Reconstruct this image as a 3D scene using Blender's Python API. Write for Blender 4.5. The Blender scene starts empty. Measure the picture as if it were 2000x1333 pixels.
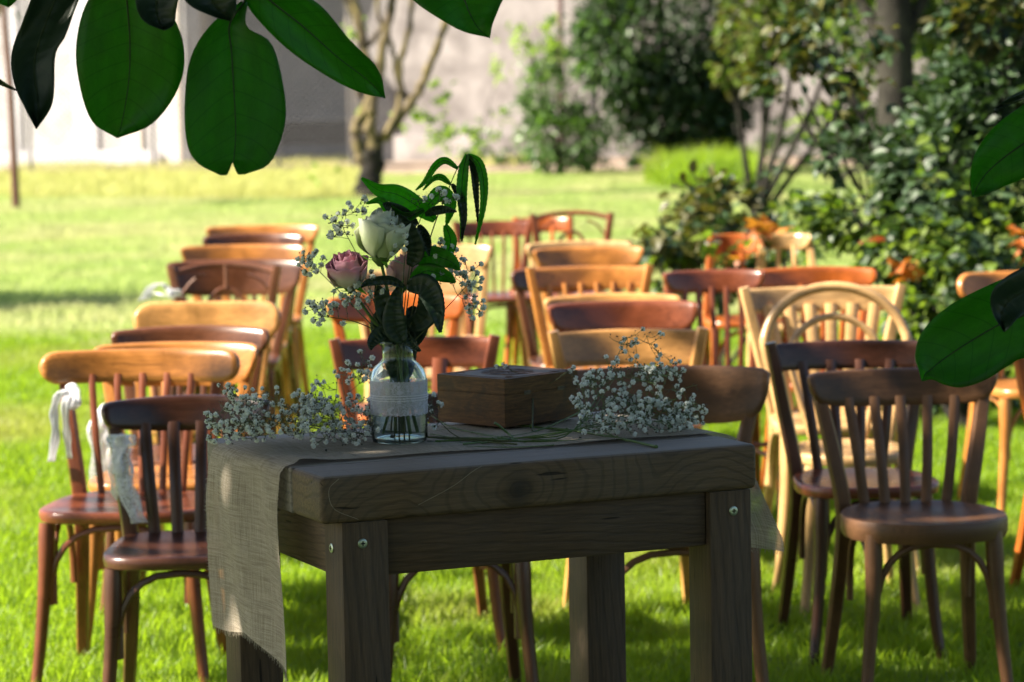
import bpy, bmesh, math, random
from mathutils import Vector, Matrix
R = math.radians
random.seed(7)
rnd = random.random
def ru(a, b): return a + (b - a) * random.random()
sc = bpy.context.scene
C = sc.collection

# ------------------------------------------------------------------ camera
FPX = 100.0 / 36.0 * 2000.0
CAMH = 1.47
PITCH = math.atan(0.0903)
ROLL = R(1.0)
FW = Vector((0, math.cos(PITCH), -math.sin(PITCH)))
RT0 = Vector((1, 0, 0)); UP0 = Vector((0, math.sin(PITCH), math.cos(PITCH)))
RT = RT0 * math.cos(ROLL) - UP0 * math.sin(ROLL)
UP = UP0 * math.cos(ROLL) + RT0 * math.sin(ROLL)
CP = Vector((0, 0, CAMH))
cam = bpy.data.cameras.new('camera'); camo = bpy.data.objects.new('camera', cam); C.objects.link(camo)
camo.matrix_world = Matrix(((RT.x, UP.x, -FW.x, 0), (RT.y, UP.y, -FW.y, 0), (RT.z, UP.z, -FW.z, CAMH), (0, 0, 0, 1)))
cam.lens = 100; cam.sensor_width = 36; cam.clip_start = 0.1; cam.clip_end = 800
cam.dof.use_dof = True; cam.dof.focus_distance = 4.48; cam.dof.aperture_fstop = 6.8; cam.dof.aperture_blades = 0
sc.camera = camo

# ------------------------------------------------------------------ light
SUN_EL = R(43); SUN_H = Vector((-1.0, -0.17, 0)).normalized()
TO_SUN = Vector((SUN_H.x * math.cos(SUN_EL), SUN_H.y * math.cos(SUN_EL), math.sin(SUN_EL)))
w = bpy.data.worlds.new('World'); sc.world = w; w.use_nodes = True
nt = w.node_tree; nt.nodes.clear()
sky = nt.nodes.new('ShaderNodeTexSky'); sky.sky_type = 'NISHITA'; sky.sun_disc = False
sky.sun_elevation = SUN_EL; sky.sun_rotation = math.atan2(SUN_H.x, SUN_H.y) % (2 * math.pi)
sky.air_density = 1.0; sky.dust_density = 1.5
bg = nt.nodes.new('ShaderNodeBackground'); bg.inputs[1].default_value = 0.05
wo = nt.nodes.new('ShaderNodeOutputWorld')
nt.links.new(sky.outputs[0], bg.inputs[0]); nt.links.new(bg.outputs[0], wo.inputs[0])
sl = bpy.data.lights.new('sun', 'SUN'); sl.energy = 5.0; sl.angle = R(0.53); sl.color = (1.0, 0.91, 0.76)
so = bpy.data.objects.new('sun', sl); C.objects.link(so); so.location = (-20, -5, 20)
so.rotation_euler = TO_SUN.to_track_quat('Z', 'Y').to_euler()
sc.view_settings.view_transform = 'Standard'; sc.view_settings.look = 'None'
sc.view_settings.exposure = 1.97; sc.view_settings.gamma = 1; sc.view_settings.use_curve_mapping = False
sc.render.engine = 'CYCLES'
sc.cycles.use_denoising = True
sc.cycles.max_bounces = 8; sc.cycles.transparent_max_bounces = 12; sc.cycles.transmission_bounces = 8
sc.cycles.sample_clamp_indirect = 6

# ------------------------------------------------------------------ pixel helpers (pixels of the 2000x1333 photograph)
def ray(x, y): return FW + RT * ((x - 1000.0) / FPX) + UP * ((666.5 - y) / FPX)
def pt(x, y, D):
    d = ray(x, y); return CP + d * (D / d.y)
def onz(x, y, z=0.0):
    d = ray(x, y); return CP + d * ((z - CAMH) / d.z)

# ------------------------------------------------------------------ mesh builder
class MB:
    def __init__(s): s.v = []; s.f = []; s.m = []; s.uv = []; s.cm = 0
    def add(s, vs, fs):
        b = len(s.v); s.v.extend([tuple(v) for v in vs])
        for f in fs: s.f.append(tuple(b + i for i in f)); s.m.append(s.cm)
    def box(s, lo, hi):
        x0, y0, z0 = lo; x1, y1, z1 = hi
        s.add([(x0,y0,z0),(x1,y0,z0),(x1,y1,z0),(x0,y1,z0),(x0,y0,z1),(x1,y0,z1),(x1,y1,z1),(x0,y1,z1)],
              [(0,3,2,1),(4,5,6,7),(0,1,5,4),(1,2,6,5),(2,3,7,6),(3,0,4,7)])
    def loft(s, secs, cap=True, close=False):
        n = len(secs[0]); vs = [p for q in secs for p in q]; fs = []
        k = len(secs)
        for i in range(k - 1 + (1 if close else 0)):
            a = i * n; b = ((i + 1) % k) * n
            for j in range(n):
                j2 = (j + 1) % n; fs.append((a + j, a + j2, b + j2, b + j))
        if cap and not close:
            fs.append(tuple(reversed(range(n)))); fs.append(tuple((k - 1) * n + j for j in range(n)))
        s.add(vs, fs)
    def tube(s, path, rad, seg=6, cap=True, sq=0, asp=1.0):
        path = [Vector(p) for p in path]; n = len(path)
        if not isinstance(rad, (list, tuple)): rad = [rad] * n
        secs = []; ref = None
        for i, p in enumerate(path):
            t = (path[min(i + 1, n - 1)] - path[max(i - 1, 0)])
            if t.length < 1e-9: t = Vector((0, 0, 1))
            t.normalize()
            if ref is None:
                ref = Vector((1, 0, 0)) if abs(t.x) < .8 else Vector((0, 1, 0))
            a = (ref - t * ref.dot(t)).normalized(); ref = a; b = t.cross(a)
            sec = []
            for j in range(seg):
                th = 2 * math.pi * (j + .5) / seg
                c, q = math.cos(th), math.sin(th)
                if sq:
                    k = 1 / max(abs(c), abs(q)); k = 1 + (k - 1) * sq; c *= k; q *= k
                sec.append(p + a * (c * rad[i]) + b * (q * rad[i] * asp))
            secs.append(sec)
        s.loft(secs, cap)
    def lathe(s, prof, seg=32, org=(0, 0, 0)):
        secs = [[(org[0] + r * math.cos(2*math.pi*j/seg), org[1] + r * math.sin(2*math.pi*j/seg), org[2] + z) for j in range(seg)] for r, z in prof]
        s.loft(secs, cap=False)
    def grid(s, rows):
        n = len(rows[0]); fs = []
        for i in range(len(rows) - 1):
            for j in range(n - 1): a = i * n + j; fs.append((a, a + 1, a + n + 1, a + n))
        s.add([p for r in rows for p in r], fs)
    def build(s, name, mat, parent=None, smooth=True, ang=40, org=None):
        me = bpy.data.meshes.new(name)
        vs = s.v
        if org is not None: vs = [(v[0]-org[0], v[1]-org[1], v[2]-org[2]) for v in s.v]
        me.from_pydata(vs, [], s.f)
        mats = mat if isinstance(mat, (list, tuple)) else [mat]
        for m in mats: me.materials.append(m)
        if len(mats) > 1: me.polygons.foreach_set('material_index', s.m)
        if s.uv:
            ul = me.uv_layers.new(name='UVMap')
            for l in me.loops: ul.data[l.index].uv = s.uv[l.vertex_index]
        if smooth:
            me.shade_smooth()
            if ang < 180: me.set_sharp_from_angle(angle=R(ang))
        me.update()
        o = bpy.data.objects.new(name, me); C.objects.link(o)
        if org is not None: o.location = org
        if parent is not None: o.parent = parent
        return o
def rbox(name, lo, hi, mat, parent=None, bev=.004, seg=3, wob=0):
    bm = bmesh.new(); m = MB(); m.box(lo, hi)
    vs = [bm.verts.new(v) for v in m.v]
    for f in m.f: bm.faces.new([vs[i] for i in f])
    bmesh.ops.bevel(bm, geom=list(bm.edges), offset=bev, segments=seg, profile=.5, affect='EDGES')
    me = bpy.data.meshes.new(name); bm.to_mesh(me); bm.free()
    me.materials.append(mat); me.shade_smooth(); me.set_sharp_from_angle(angle=R(35))
    o = bpy.data.objects.new(name, me); C.objects.link(o)
    if parent is not None: o.parent = parent
    return o
def empty(name, loc=(0, 0, 0), rz=0):
    o = bpy.data.objects.new(name, None); C.objects.link(o); o.location = loc; o.rotation_euler = (0, 0, rz); o.empty_display_size = .1
    return o
def tag(o, label=None, cat=None, group=None, kind=None):
    if label: o['label'] = label
    if cat: o['category'] = cat
    if group: o['group'] = group
    if kind: o['kind'] = kind
    return o
def inst(name, me, loc, rot, scl, parent=None):
    o = bpy.data.objects.new(name, me); C.objects.link(o); o.location = loc; o.rotation_euler = rot
    o.scale = (scl, scl, scl) if not isinstance(scl, (tuple, list)) else scl
    if parent is not None: o.parent = parent
    return o
def bez(pts, n=12):
    """Catmull-Rom through points"""
    P = [Vector(p) for p in pts]; out = []
    if len(P) == 2: return [P[0].lerp(P[1], i / n) for i in range(n + 1)]
    Q = [P[0] * 2 - P[1]] + P + [P[-1] * 2 - P[-2]]
    for k in range(1, len(Q) - 2):
        a, b, c, d = Q[k-1], Q[k], Q[k+1], Q[k+2]
        for i in range(n):
            t = i / n
            out.append(.5 * ((2*b) + (c - a)*t + (2*a - 5*b + 4*c - d)*t*t + (3*b - a - 3*c + d)*t*t*t))
    out.append(P[-1]); return out

# ------------------------------------------------------------------ materials
def newmat(name):
    m = bpy.data.materials.new(name); m.use_nodes = True; n = m.node_tree; n.nodes.clear()
    return m, n
def N(n, t, **k):
    x = n.nodes.new(t)
    for a, b in k.items():
        if isinstance(a, str) and hasattr(x, a): setattr(x, a, b)
    return x
def ramp(n, fac, stops):
    r = n.nodes.new('ShaderNodeValToRGB'); e = r.color_ramp.elements
    while len(e) < len(stops): e.new(.5)
    for i, (p, c) in enumerate(stops):
        e[i].position = p; e[i].color = (c[0], c[1], c[2], 1)
    n.links.new(fac, r.inputs[0]); return r.outputs[0]
def noise(n, vec, scale, detail=4, rough=.55, dist=0):
    x = n.nodes.new('ShaderNodeTexNoise'); x.inputs['Scale'].default_value = scale; x.inputs['Detail'].default_value = detail
    x.inputs['Roughness'].default_value = rough; x.inputs['Distortion'].default_value = dist
    if vec is not None: n.links.new(vec, x.inputs['Vector'])
    return x.outputs[0]
def mapping(n, vec, scale=(1, 1, 1), loc=(0, 0, 0), rot=(0, 0, 0)):
    x = n.nodes.new('ShaderNodeMapping'); x.inputs['Scale'].default_value = scale; x.inputs['Location'].default_value = loc
    x.inputs['Rotation'].default_value = rot
    n.links.new(vec, x.inputs['Vector']); return x.outputs[0]
def math_(n, op, a, b=None, c=None):
    x = n.nodes.new('ShaderNodeMath'); x.operation = op
    for i, q in enumerate((a, b, c)):
        if q is None: continue
        if isinstance(q, (int, float)): x.inputs[i].default_value = q
        else: n.links.new(q, x.inputs[i])
    return x.outputs[0]
def mixc(n, fac, a, b, mode='MIX'):
    x = n.nodes.new('ShaderNodeMix'); x.data_type = 'RGBA'; x.blend_type = mode
    for idx, q in ((0, fac), (6, a), (7, b)):
        if isinstance(q, (int, float)): x.inputs[idx].default_value = q
        elif isinstance(q, tuple): x.inputs[idx].default_value = (q[0], q[1], q[2], 1)
        else: n.links.new(q, x.inputs[idx])
    return x.outputs[2]
def pbsdf(n, col, rough=.5, spec=.5, coat=0, coatr=.2, normal=None, **k):
    b = n.nodes.new('ShaderNodeBsdfPrincipled')
    if isinstance(col, tuple): b.inputs['Base Color'].default_value = (col[0], col[1], col[2], 1)
    else: n.links.new(col, b.inputs['Base Color'])
    if isinstance(rough, (int, float)): b.inputs['Roughness'].default_value = rough
    else: n.links.new(rough, b.inputs['Roughness'])
    b.inputs['Specular IOR Level'].default_value = spec
    b.inputs['Coat Weight'].default_value = coat; b.inputs['Coat Roughness'].default_value = coatr
    for a, q in k.items(): b.inputs[a.replace('_', ' ')].default_value = q
    if normal is not None: n.links.new(normal, b.inputs['Normal'])
    return b.outputs[0]
def bump(n, h, strength=.3, dist=.01):
    x = n.nodes.new('ShaderNodeBump'); x.inputs['Strength'].default_value = strength; x.inputs['Distance'].default_value = dist
    n.links.new(h, x.inputs['Height']); return x.outputs[0]
def out(n, s, disp=None):
    o = n.nodes.new('ShaderNodeOutputMaterial'); n.links.new(s, o.inputs[0])
def objco(n, rand=False):
    t = n.nodes.new('ShaderNodeTexCoord').outputs['Object']
    if rand:
        oi = n.nodes.new('ShaderNodeObjectInfo').outputs['Random']
        v = n.nodes.new('ShaderNodeVectorMath'); v.operation = 'ADD'; n.links.new(t, v.inputs[0])
        m = math_(n, 'MULTIPLY', oi, 37.0); cx = n.nodes.new('ShaderNodeCombineXYZ')
        for i in range(3): n.links.new(m, cx.inputs[i])
        n.links.new(cx.outputs[0], v.inputs[1]); return v.outputs[0]
    return t

def chair_wood(name, c, axis, rough=.3, coat=.5, wear=.5):
    m, n = newmat(name); t = objco(n, True)
    sc3 = (1.5, 30, 30) if axis == 'x' else ((30, 30, 1.5) if axis == 'z' else (30, 1.5, 30))
    g = noise(n, mapping(n, t, sc3), 3.0, 6, .65, 1.2)
    big = noise(n, t, 7, 3, .5, .5)
    d = tuple(x * .42 for x in c); l = tuple(min(1, x * 1.45 + .01) for x in c)
    col = ramp(n, g, [(.25, d), (.5, c), (.78, l)])
    col = mixc(n, ramp(n, big, [(.38, (.75,)*3), (.62, (0,)*3)]), col, tuple(x * .38 for x in c))
    lw = n.nodes.new('ShaderNodeNewGeometry'); edge = ramp(n, lw.outputs['Pointiness'], [(.52, (0,)*3), (.60, (.5,)*3)])
    col = mixc(n, edge, col, tuple(min(1, x * 1.7 + .03) for x in c))
    sp = noise(n, t, 90, 2, .5)
    col = mixc(n, ramp(n, sp, [(.66, (0, 0, 0)), (.75, (wear*.6,)*3)]), col, tuple(x * .3 for x in c))
    rr = math_(n, 'MULTIPLY_ADD', big, .35, rough - .12)
    out(n, pbsdf(n, col, rr, .35, coat * .45, .22, normal=bump(n, g, .15, .002)))
    return m
WOODS = {
 'honey': (.38, .145, .030), 'orange': (.36, .085, .010), 'brown': (.105, .034, .012), 'dark': (.060, .019, .009),
 'tan': (.34, .17, .065), 'cream': (.50, .30, .125), 'red': (.16, .040, .014), 'umber': (.118, .052, .020), 'gold': (.48, .235, .070),
}
CW = {}
for k, c in WOODS.items():
    CW[k] = {ax: chair_wood(f'{k}_wood_{ax}', c, ax, .40 if k in ('umber', 'tan') else .26, .15 if k in ('umber', 'tan') else .6) for ax in 'xyz'}

def leaf_mat(name, c, c2, rough=.4, trans=.35, spec=.5, tc=None):
    m, n = newmat(name)
    oi = n.nodes.new('ShaderNodeObjectInfo').outputs['Random']
    g = n.nodes.new('ShaderNodeNewGeometry')
    ri = g.outputs['Random Per Island']
    f = math_(n, 'FRACT', math_(n, 'ADD', oi, ri))
    col = mixc(n, f, c, c2)
    a = pbsdf(n, col, rough, spec)
    tr = n.nodes.new('ShaderNodeBsdfTranslucent')
    if tc: n.links.new(mixc(n, .6, col, tc), tr.inputs[0])
    else: n.links.new(mixc(n, 1.0, col, (1.5, 1.6, .7), 'MULTIPLY'), tr.inputs[0])
    mx = n.nodes.new('ShaderNodeMixShader'); mx.inputs[0].default_value = trans
    n.links.new(a, mx.inputs[1]); n.links.new(tr.outputs[0], mx.inputs[2]); out(n, mx.outputs[0])
    return m
M_shrub = leaf_mat('glossy_green_leaf', (.018, .038, .016), (.045, .085, .028), .5, .22, .5)
M_shrub_y = leaf_mat('yellow_green_leaf', (.07, .13, .02), (.16, .22, .03), .4, .45)  # lighter, yellower leaf mixed in among the dark green
M_olive = leaf_mat('olive_bronze_leaf', (.05, .045, .012), (.10, .10, .02), .45, .35, .4)
M_orange = leaf_mat('orange_leaf', (.40, .11, .02), (.50, .20, .04), .45, .4)
M_red = leaf_mat('red_leaf', (.22, .03, .025), (.3, .09, .05), .45, .3)
M_yew = leaf_mat('dark_needle_foliage', (.014, .030, .011), (.032, .065, .018), .5, .3)
M_laurel = leaf_mat('laurel_leaf', (.035, .08, .025), (.12, .22, .05), .35, .4, .6)
M_crown = leaf_mat('tree_leaf', (.03, .06, .02), (.06, .10, .03), .4, .3)
M_lime = leaf_mat('lime_leaf', (.16, .26, .03), (.28, .38, .05), .5, .5)
def grass_mat(name, c, c2, dry, tc, trans, d0=.5, d1=.66):
    m, n = newmat(name); g = n.nodes.new('ShaderNodeNewGeometry')
    col = mixc(n, g.outputs['Random Per Island'], c, c2)
    big = noise(n, g.outputs['Position'], .33, 4, .6, .6); mid = noise(n, g.outputs['Position'], 1.6, 3, .6, .3)
    f = ramp(n, math_(n, 'ADD', math_(n, 'MULTIPLY', big, .75), math_(n, 'MULTIPLY', mid, .25)), [(d0, (0,)*3), (d1, (.85,)*3)])
    col = mixc(n, f, col, dry); tcol = mixc(n, f, tc, tuple(x * 1.3 for x in dry))
    tcol = mixc(n, math_(n, 'MULTIPLY', mid, .5), tcol, tuple(x * .6 for x in tc))
    col = mixc(n, ramp(n, mid, [(.40, (.45,)*3), (.55, (0,)*3)]), col, tuple(x * .45 for x in c))
    a = pbsdf(n, col, .45, .4); tr = n.nodes.new('ShaderNodeBsdfTranslucent'); n.links.new(tcol, tr.inputs[0])
    mx = n.nodes.new('ShaderNodeMixShader'); mx.inputs[0].default_value = trans
    n.links.new(a, mx.inputs[1]); n.links.new(tr.outputs[0], mx.inputs[2]); out(n, mx.outputs[0]); return m
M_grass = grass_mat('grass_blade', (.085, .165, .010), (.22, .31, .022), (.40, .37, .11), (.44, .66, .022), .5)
M_grass_far = grass_mat('grass_blade_far', (.20, .29, .07), (.36, .44, .13), (.52, .50, .24), (.58, .74, .20), .5, .44, .58)  # paler than the near blades: distance haze painted into the colour
M_meadow = leaf_mat('meadow_blade', (.34, .38, .10), (.60, .55, .20), .5, .45, .4, tc=(.6, .64, .2))

def bark(name, c, c2, sc_=8):
    m, n = newmat(name); t = objco(n)
    a = noise(n, mapping(n, t, (1, 1, .25)), sc_ * 3, 6, .65, 1)
    b = noise(n, t, sc_ * .4, 3)
    col = mixc(n, ramp(n, b, [(.42, (0,)*3), (.6, (1,)*3)]), ramp(n, a, [(.3, tuple(x*.4 for x in c)), (.7, c)]), c2)
    out(n, pbsdf(n, col, .85, .2, normal=bump(n, a, .6, .02))); return m
M_bark = bark('lichen_bark', (.12, .09, .06), (.19, .15, .07))
M_bark_d = bark('dark_bark', (.022, .019, .016), (.034, .031, .024))
M_bark_r = bark('reddish_bark', (.20, .10, .07), (.16, .09, .07))
M_twig = bark('twig_bark', (.07, .06, .03), (.09, .08, .03), 40)

def stem_mat(name, c, trans=0):
    m, n = newmat(name); t = objco(n); a = noise(n, t, 60, 3)
    out(n, pbsdf(n, ramp(n, a, [(.3, tuple(x*.7 for x in c)), (.7, c)]), .5, .4, Subsurface_Weight=0)); return m
M_stem = stem_mat('green_stem', (.085, .15, .03))
M_stem_d = stem_mat('fine_dark_stem', (.085, .10, .035))
M_rib = stem_mat('leaf_midrib', (.025, .045, .012))
M_bud = stem_mat('bud', (.06, .05, .03))

# ground: mown lawn
def lawn_mat():
    m, n = newmat('lawn'); t = objco(n)
    big = noise(n, t, .35, 4, .6, .6); mid = noise(n, t, 2.3, 5, .65, .4); fine = noise(n, mapping(n, t, (1, .5, 1)), 60, 4, .7)
    col = mixc(n, ramp(n, mid, [(.35, (0,)*3), (.65, (1,)*3)]), (.07, .12, .018), (.15, .20, .04))
    dry = ramp(n, big, [(.52, (0,)*3), (.68, (.75,)*3)])
    col = mixc(n, dry, col, (.30, .26, .11))
    col = mixc(n, ramp(n, fine, [(.3, (.55,)*3), (.6, (0,)*3)]), col, (.045, .075, .012))
    out(n, pbsdf(n, col, .7, .25, normal=bump(n, fine, .8, .02))); return m
M_lawn = lawn_mat()
def noise_mat(name, c1, c2, s=6, rough=.85, b=.3, spec=.3, st=(.35, .65), dist=.01):
    m, n = newmat(name); t = objco(n); a = noise(n, t, s, 6, .62, .3)
    out(n, pbsdf(n, ramp(n, a, [(st[0], c1), (st[1], c2)]), rough, spec, normal=bump(n, a, b, dist))); return m
M_plaster = noise_mat('old_white_plaster', (.30, .285, .28), (.50, .48, .48), 1.6, .9, .3)
M_plaster2 = noise_mat('stained_plaster', (.13, .115, .112), (.28, .255, .25), 1.3, .9, .4)
M_panel = noise_mat('grey_panel', (.42, .40, .42), (.56, .54, .56), 2, .7, .1)
M_pillar = noise_mat('beige_stone', (.50, .44, .38), (.66, .58, .50), 4, .9, .3)
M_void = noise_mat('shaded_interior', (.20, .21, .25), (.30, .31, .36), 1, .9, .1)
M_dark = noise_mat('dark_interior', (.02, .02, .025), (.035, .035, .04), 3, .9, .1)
M_earth = noise_mat('dry_earth', (.14, .10, .075), (.30, .23, .17), 5, .95, .6, dist=.03)
M_rock = noise_mat('pale_rock', (.36, .28, .22), (.55, .46, .38), 6, .9, .5, dist=.02)
M_wire = noise_mat('galvanised_wire', (.07, .07, .075), (.12, .12, .13), 20, .5, .1)
M_pipe = noise_mat('rusty_pipe', (.12, .075, .07), (.22, .15, .14), 10, .7, .2)

# table timber
def timber(name, base, dark, axis='x', knots=(), grey=.35, ringf=70):
    m, n = newmat(name); t = objco(n)
    if axis == 'x': s1 = (1.2, 22, 22)
    elif axis == 'y': s1 = (22, 1.2, 22)
    else: s1 = (22, 22, 1.2)
    fib = noise(n, mapping(n, t, s1), 9, 6, .7, .4)
    wob = noise(n, t, 9, 3, .5)
    sep = n.nodes.new('ShaderNodeSeparateXYZ'); n.links.new(t, sep.inputs[0])
    X, Y, Z = sep.outputs
    # growth rings around a far tree centre / knots
    if knots:
        f = None
        for (kx, kz, ax) in knots:
            dx = math_(n, 'DIVIDE', math_(n, 'SUBTRACT', X, kx), ax); dz = math_(n, 'SUBTRACT', Z, kz)
            r = math_(n, 'SQRT', math_(n, 'ADD', math_(n, 'MULTIPLY', dx, dx), math_(n, 'MULTIPLY', dz, dz)))
            f = r if f is None else math_(n, 'SMOOTH_MIN', f, r, .03)
        rr = math_(n, 'MULTIPLY_ADD', wob, .05, f)
    else:
        a = {'x': Z, 'y': Z, 'z': X}[axis]; b = {'x': X, 'y': Y, 'z': Z}[axis]
        rr = math_(n, 'ADD', math_(n, 'MULTIPLY_ADD', wob, .018, a), math_(n, 'MULTIPLY', b, .08))
    s = math_(n, 'SINE', math_(n, 'MULTIPLY', rr, 2 * math.pi * ringf))
    line = ramp(n, s, [(.45, (0,)*3), (.97, (1,)*3)])
    col = ramp(n, fib, [(.25, tuple(x*.45 for x in base)), (.52, base), (.8, tuple(min(1, x*1.55) for x in base))])
    col = mixc(n, math_(n, 'MULTIPLY', line, .34), col, dark)
    if knots:
        for (kx, kz, ax) in knots:
            dx = math_(n, 'SUBTRACT', X, kx); dz = math_(n, 'SUBTRACT', Z, kz)
            r = math_(n, 'SQRT', math_(n, 'ADD', math_(n, 'MULTIPLY', dx, dx), math_(n, 'MULTIPLY', dz, dz)))
            col = mixc(n, ramp(n, math_(n, 'MULTIPLY_ADD', wob, .01, r), [(.010, (.85,)*3), (.042, (0,)*3)]), col, tuple(x*.35 for x in dark))
    st = noise(n, t, 5, 4, .6)
    col = mixc(n, ramp(n, st, [(.4, (0,)*3), (.7, (grey,)*3)]), col, tuple(x * 1.15 + .01 for x in (base[1], base[1], base[1])))
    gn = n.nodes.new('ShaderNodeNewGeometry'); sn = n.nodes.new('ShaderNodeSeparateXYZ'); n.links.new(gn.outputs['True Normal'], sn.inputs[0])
    bl = noise(n, mapping(n, t, s1), 2, 4, .6)   # paler upward faces, skylight on the top painted into the colour
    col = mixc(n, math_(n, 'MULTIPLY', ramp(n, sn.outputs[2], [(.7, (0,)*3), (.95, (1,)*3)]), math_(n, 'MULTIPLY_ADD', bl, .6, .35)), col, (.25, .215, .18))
    # drying checks
    ck = noise(n, mapping(n, t, tuple(q * .35 if q > 2 else q * .5 for q in s1)), 14, 2, .4)
    ckm = ramp(n, ck, [(.70, (0,)*3), (.73, (1,)*3)])
    col = mixc(n, math_(n, 'MULTIPLY', ckm, .8), col, tuple(x*.3 for x in dark))
    h = math_(n, 'SUBTRACT', math_(n, 'SUBTRACT', fib, math_(n, 'MULTIPLY', line, .35)), ckm)
    out(n, pbsdf(n, col, .62, .22, normal=bump(n, h, .5, .0018))); return m
TB = (.112, .072, .041); TD = (.026, .017, .011)
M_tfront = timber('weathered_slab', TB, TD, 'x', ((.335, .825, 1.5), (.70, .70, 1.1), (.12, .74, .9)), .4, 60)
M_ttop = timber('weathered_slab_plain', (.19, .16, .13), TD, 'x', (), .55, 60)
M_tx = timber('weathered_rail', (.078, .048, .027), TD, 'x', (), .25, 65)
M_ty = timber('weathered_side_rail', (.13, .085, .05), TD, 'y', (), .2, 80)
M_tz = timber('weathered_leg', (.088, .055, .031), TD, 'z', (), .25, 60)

def box_mat():
    m, n = newmat('carved_box_wood'); t = objco(n)
    fib = noise(n, mapping(n, t, (3, 3, 26)), 7, 5, .65, 1.2); b = noise(n, t, 22, 4, .6, 1.0)
    col = ramp(n, fib, [(.25, (.030, .012, .004)), (.5, (.095, .042, .013)), (.78, (.18, .088, .028))])
    col = mixc(n, ramp(n, b, [(.5, (0,)*3), (.72, (.75,)*3)]), col, (.035, .02, .012))
    out(n, pbsdf(n, col, .5, .22, 0, normal=bump(n, fib, .15, .001))); return m
M_box = box_mat()
M_brass = noise_mat('dull_brass', (.05, .04, .028), (.12, .10, .07), 60, .4, .1)
def metal(name, c, r=.35):
    m, n = newmat(name); a = noise(n, objco(n), 90, 3)
    out(n, pbsdf(n, ramp(n, a, [(.3, tuple(x*.6 for x in c)), (.7, c)]), r, .5, Metallic=.85)); return m
M_screw = metal('yellow_zinc_screw', (.55, .62, .50)); M_slot = noise_mat('screw_recess', (.01,)*3, (.02,)*3, 30)

def burlap():
    m, n = newmat('burlap'); uv = n.nodes.new('ShaderNodeUVMap').outputs[0]
    sep = n.nodes.new('ShaderNodeSeparateXYZ'); n.links.new(uv, sep.inputs[0])
    wob = noise(n, mapping(n, uv, (60, 8, 1)), 6, 3); wob2 = noise(n, mapping(n, uv, (8, 60, 1)), 6, 3)
    P = 2 * math.pi / .0017
    a = math_(n, 'SINE', math_(n, 'MULTIPLY', math_(n, 'MULTIPLY_ADD', wob2, .0006, sep.outputs[0]), P))
    b = math_(n, 'SINE', math_(n, 'MULTIPLY', math_(n, 'MULTIPLY_ADD', wob, .0006, sep.outputs[1]), P))
    th = math_(n, 'MAXIMUM', a, b); 
    slub = noise(n, mapping(n, uv, (400, 14, 1)), 1, 4, .6); slub2 = noise(n, mapping(n, uv, (14, 400, 1)), 1, 4, .6)
    col = ramp(n, math_(n, 'MULTIPLY', math_(n, 'ADD', slub, slub2), .5), [(.38, (.34, .28, .21)), (.5, (.56, .475, .37)), (.62, (.72, .63, .50))])
    col = mixc(n, ramp(n, th, [(-.2 + .3, (.5,)*3), (.75, (0,)*3)]), col, (.20, .16, .11))
    s1 = pbsdf(n, col, .9, .15, normal=bump(n, th, .5, .0006))
    tr = n.nodes.new('ShaderNodeBsdfTranslucent'); n.links.new(col, tr.inputs[0])
    mx = n.nodes.new('ShaderNodeMixShader'); mx.inputs[0].default_value = .3
    n.links.new(s1, mx.inputs[1]); n.links.new(tr.outputs[0], mx.inputs[2])
    hole = math_(n, 'LESS_THAN', th, -.55)
    tp = n.nodes.new('ShaderNodeBsdfTransparent'); m2 = n.nodes.new('ShaderNodeMixShader')
    n.links.new(math_(n, 'MULTIPLY', hole, .8), m2.inputs[0]); n.links.new(mx.outputs[0], m2.inputs[1]); n.links.new(tp.outputs[0], m2.inputs[2])
    out(n, m2.outputs[0]); return m
M_burlap = burlap()
M_thread = stem_mat('jute_thread', (.42, .36, .27))
def cloth(name, c, holes=None, trans=.4):
    m, n = newmat(name); t = objco(n)
    s1 = pbsdf(n, c, .8, .2)
    tr = n.nodes.new('ShaderNodeBsdfTranslucent'); tr.inputs[0].default_value = (c[0], c[1], c[2], 1)
    mx = n.nodes.new('ShaderNodeMixShader'); mx.inputs[0].default_value = trans
    n.links.new(s1, mx.inputs[1]); n.links.new(tr.outputs[0], mx.inputs[2]); s = mx.outputs[0]
    if holes:
        v = n.nodes.new('ShaderNodeTexVoronoi'); v.feature = 'DISTANCE_TO_EDGE'; v.inputs['Scale'].default_value = holes[0]
        n.links.new(t, v.inputs['Vector'])
        big = noise(n, t, holes[2], 2)
        hm = math_(n, 'MULTIPLY', math_(n, 'GREATER_THAN', v.outputs[0], holes[1]), math_(n, 'GREATER_THAN', big, holes[3]))
        tp = n.nodes.new('ShaderNodeBsdfTransparent'); m2 = n.nodes.new('ShaderNodeMixShader')
        n.links.new(math_(n, 'MULTIPLY', hm, .85), m2.inputs[0]); n.links.new(s, m2.inputs[1]); n.links.new(tp.outputs[0], m2.inputs[2]); s = m2.outputs[0]
    out(n, s); return m
M_ribbon = cloth('white_ribbon', (.92, .92, .95), None, .45)
M_lace = cloth('white_lace', (.90, .90, .95), (260, .12, 60, .45), .4)
M_laceband = cloth('lace_band', (.60, .60, .70), (700, .16, 120, .42), .35)
m_, n_ = newmat('clear_glass'); g_ = n_.nodes.new('ShaderNodeBsdfGlass'); g_.inputs['IOR'].default_value = 1.46; g_.inputs['Roughness'].default_value = .0
g_.inputs[0].default_value = (.93, .97, .96, 1); out(n_, g_.outputs[0]); M_glass = m_
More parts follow.
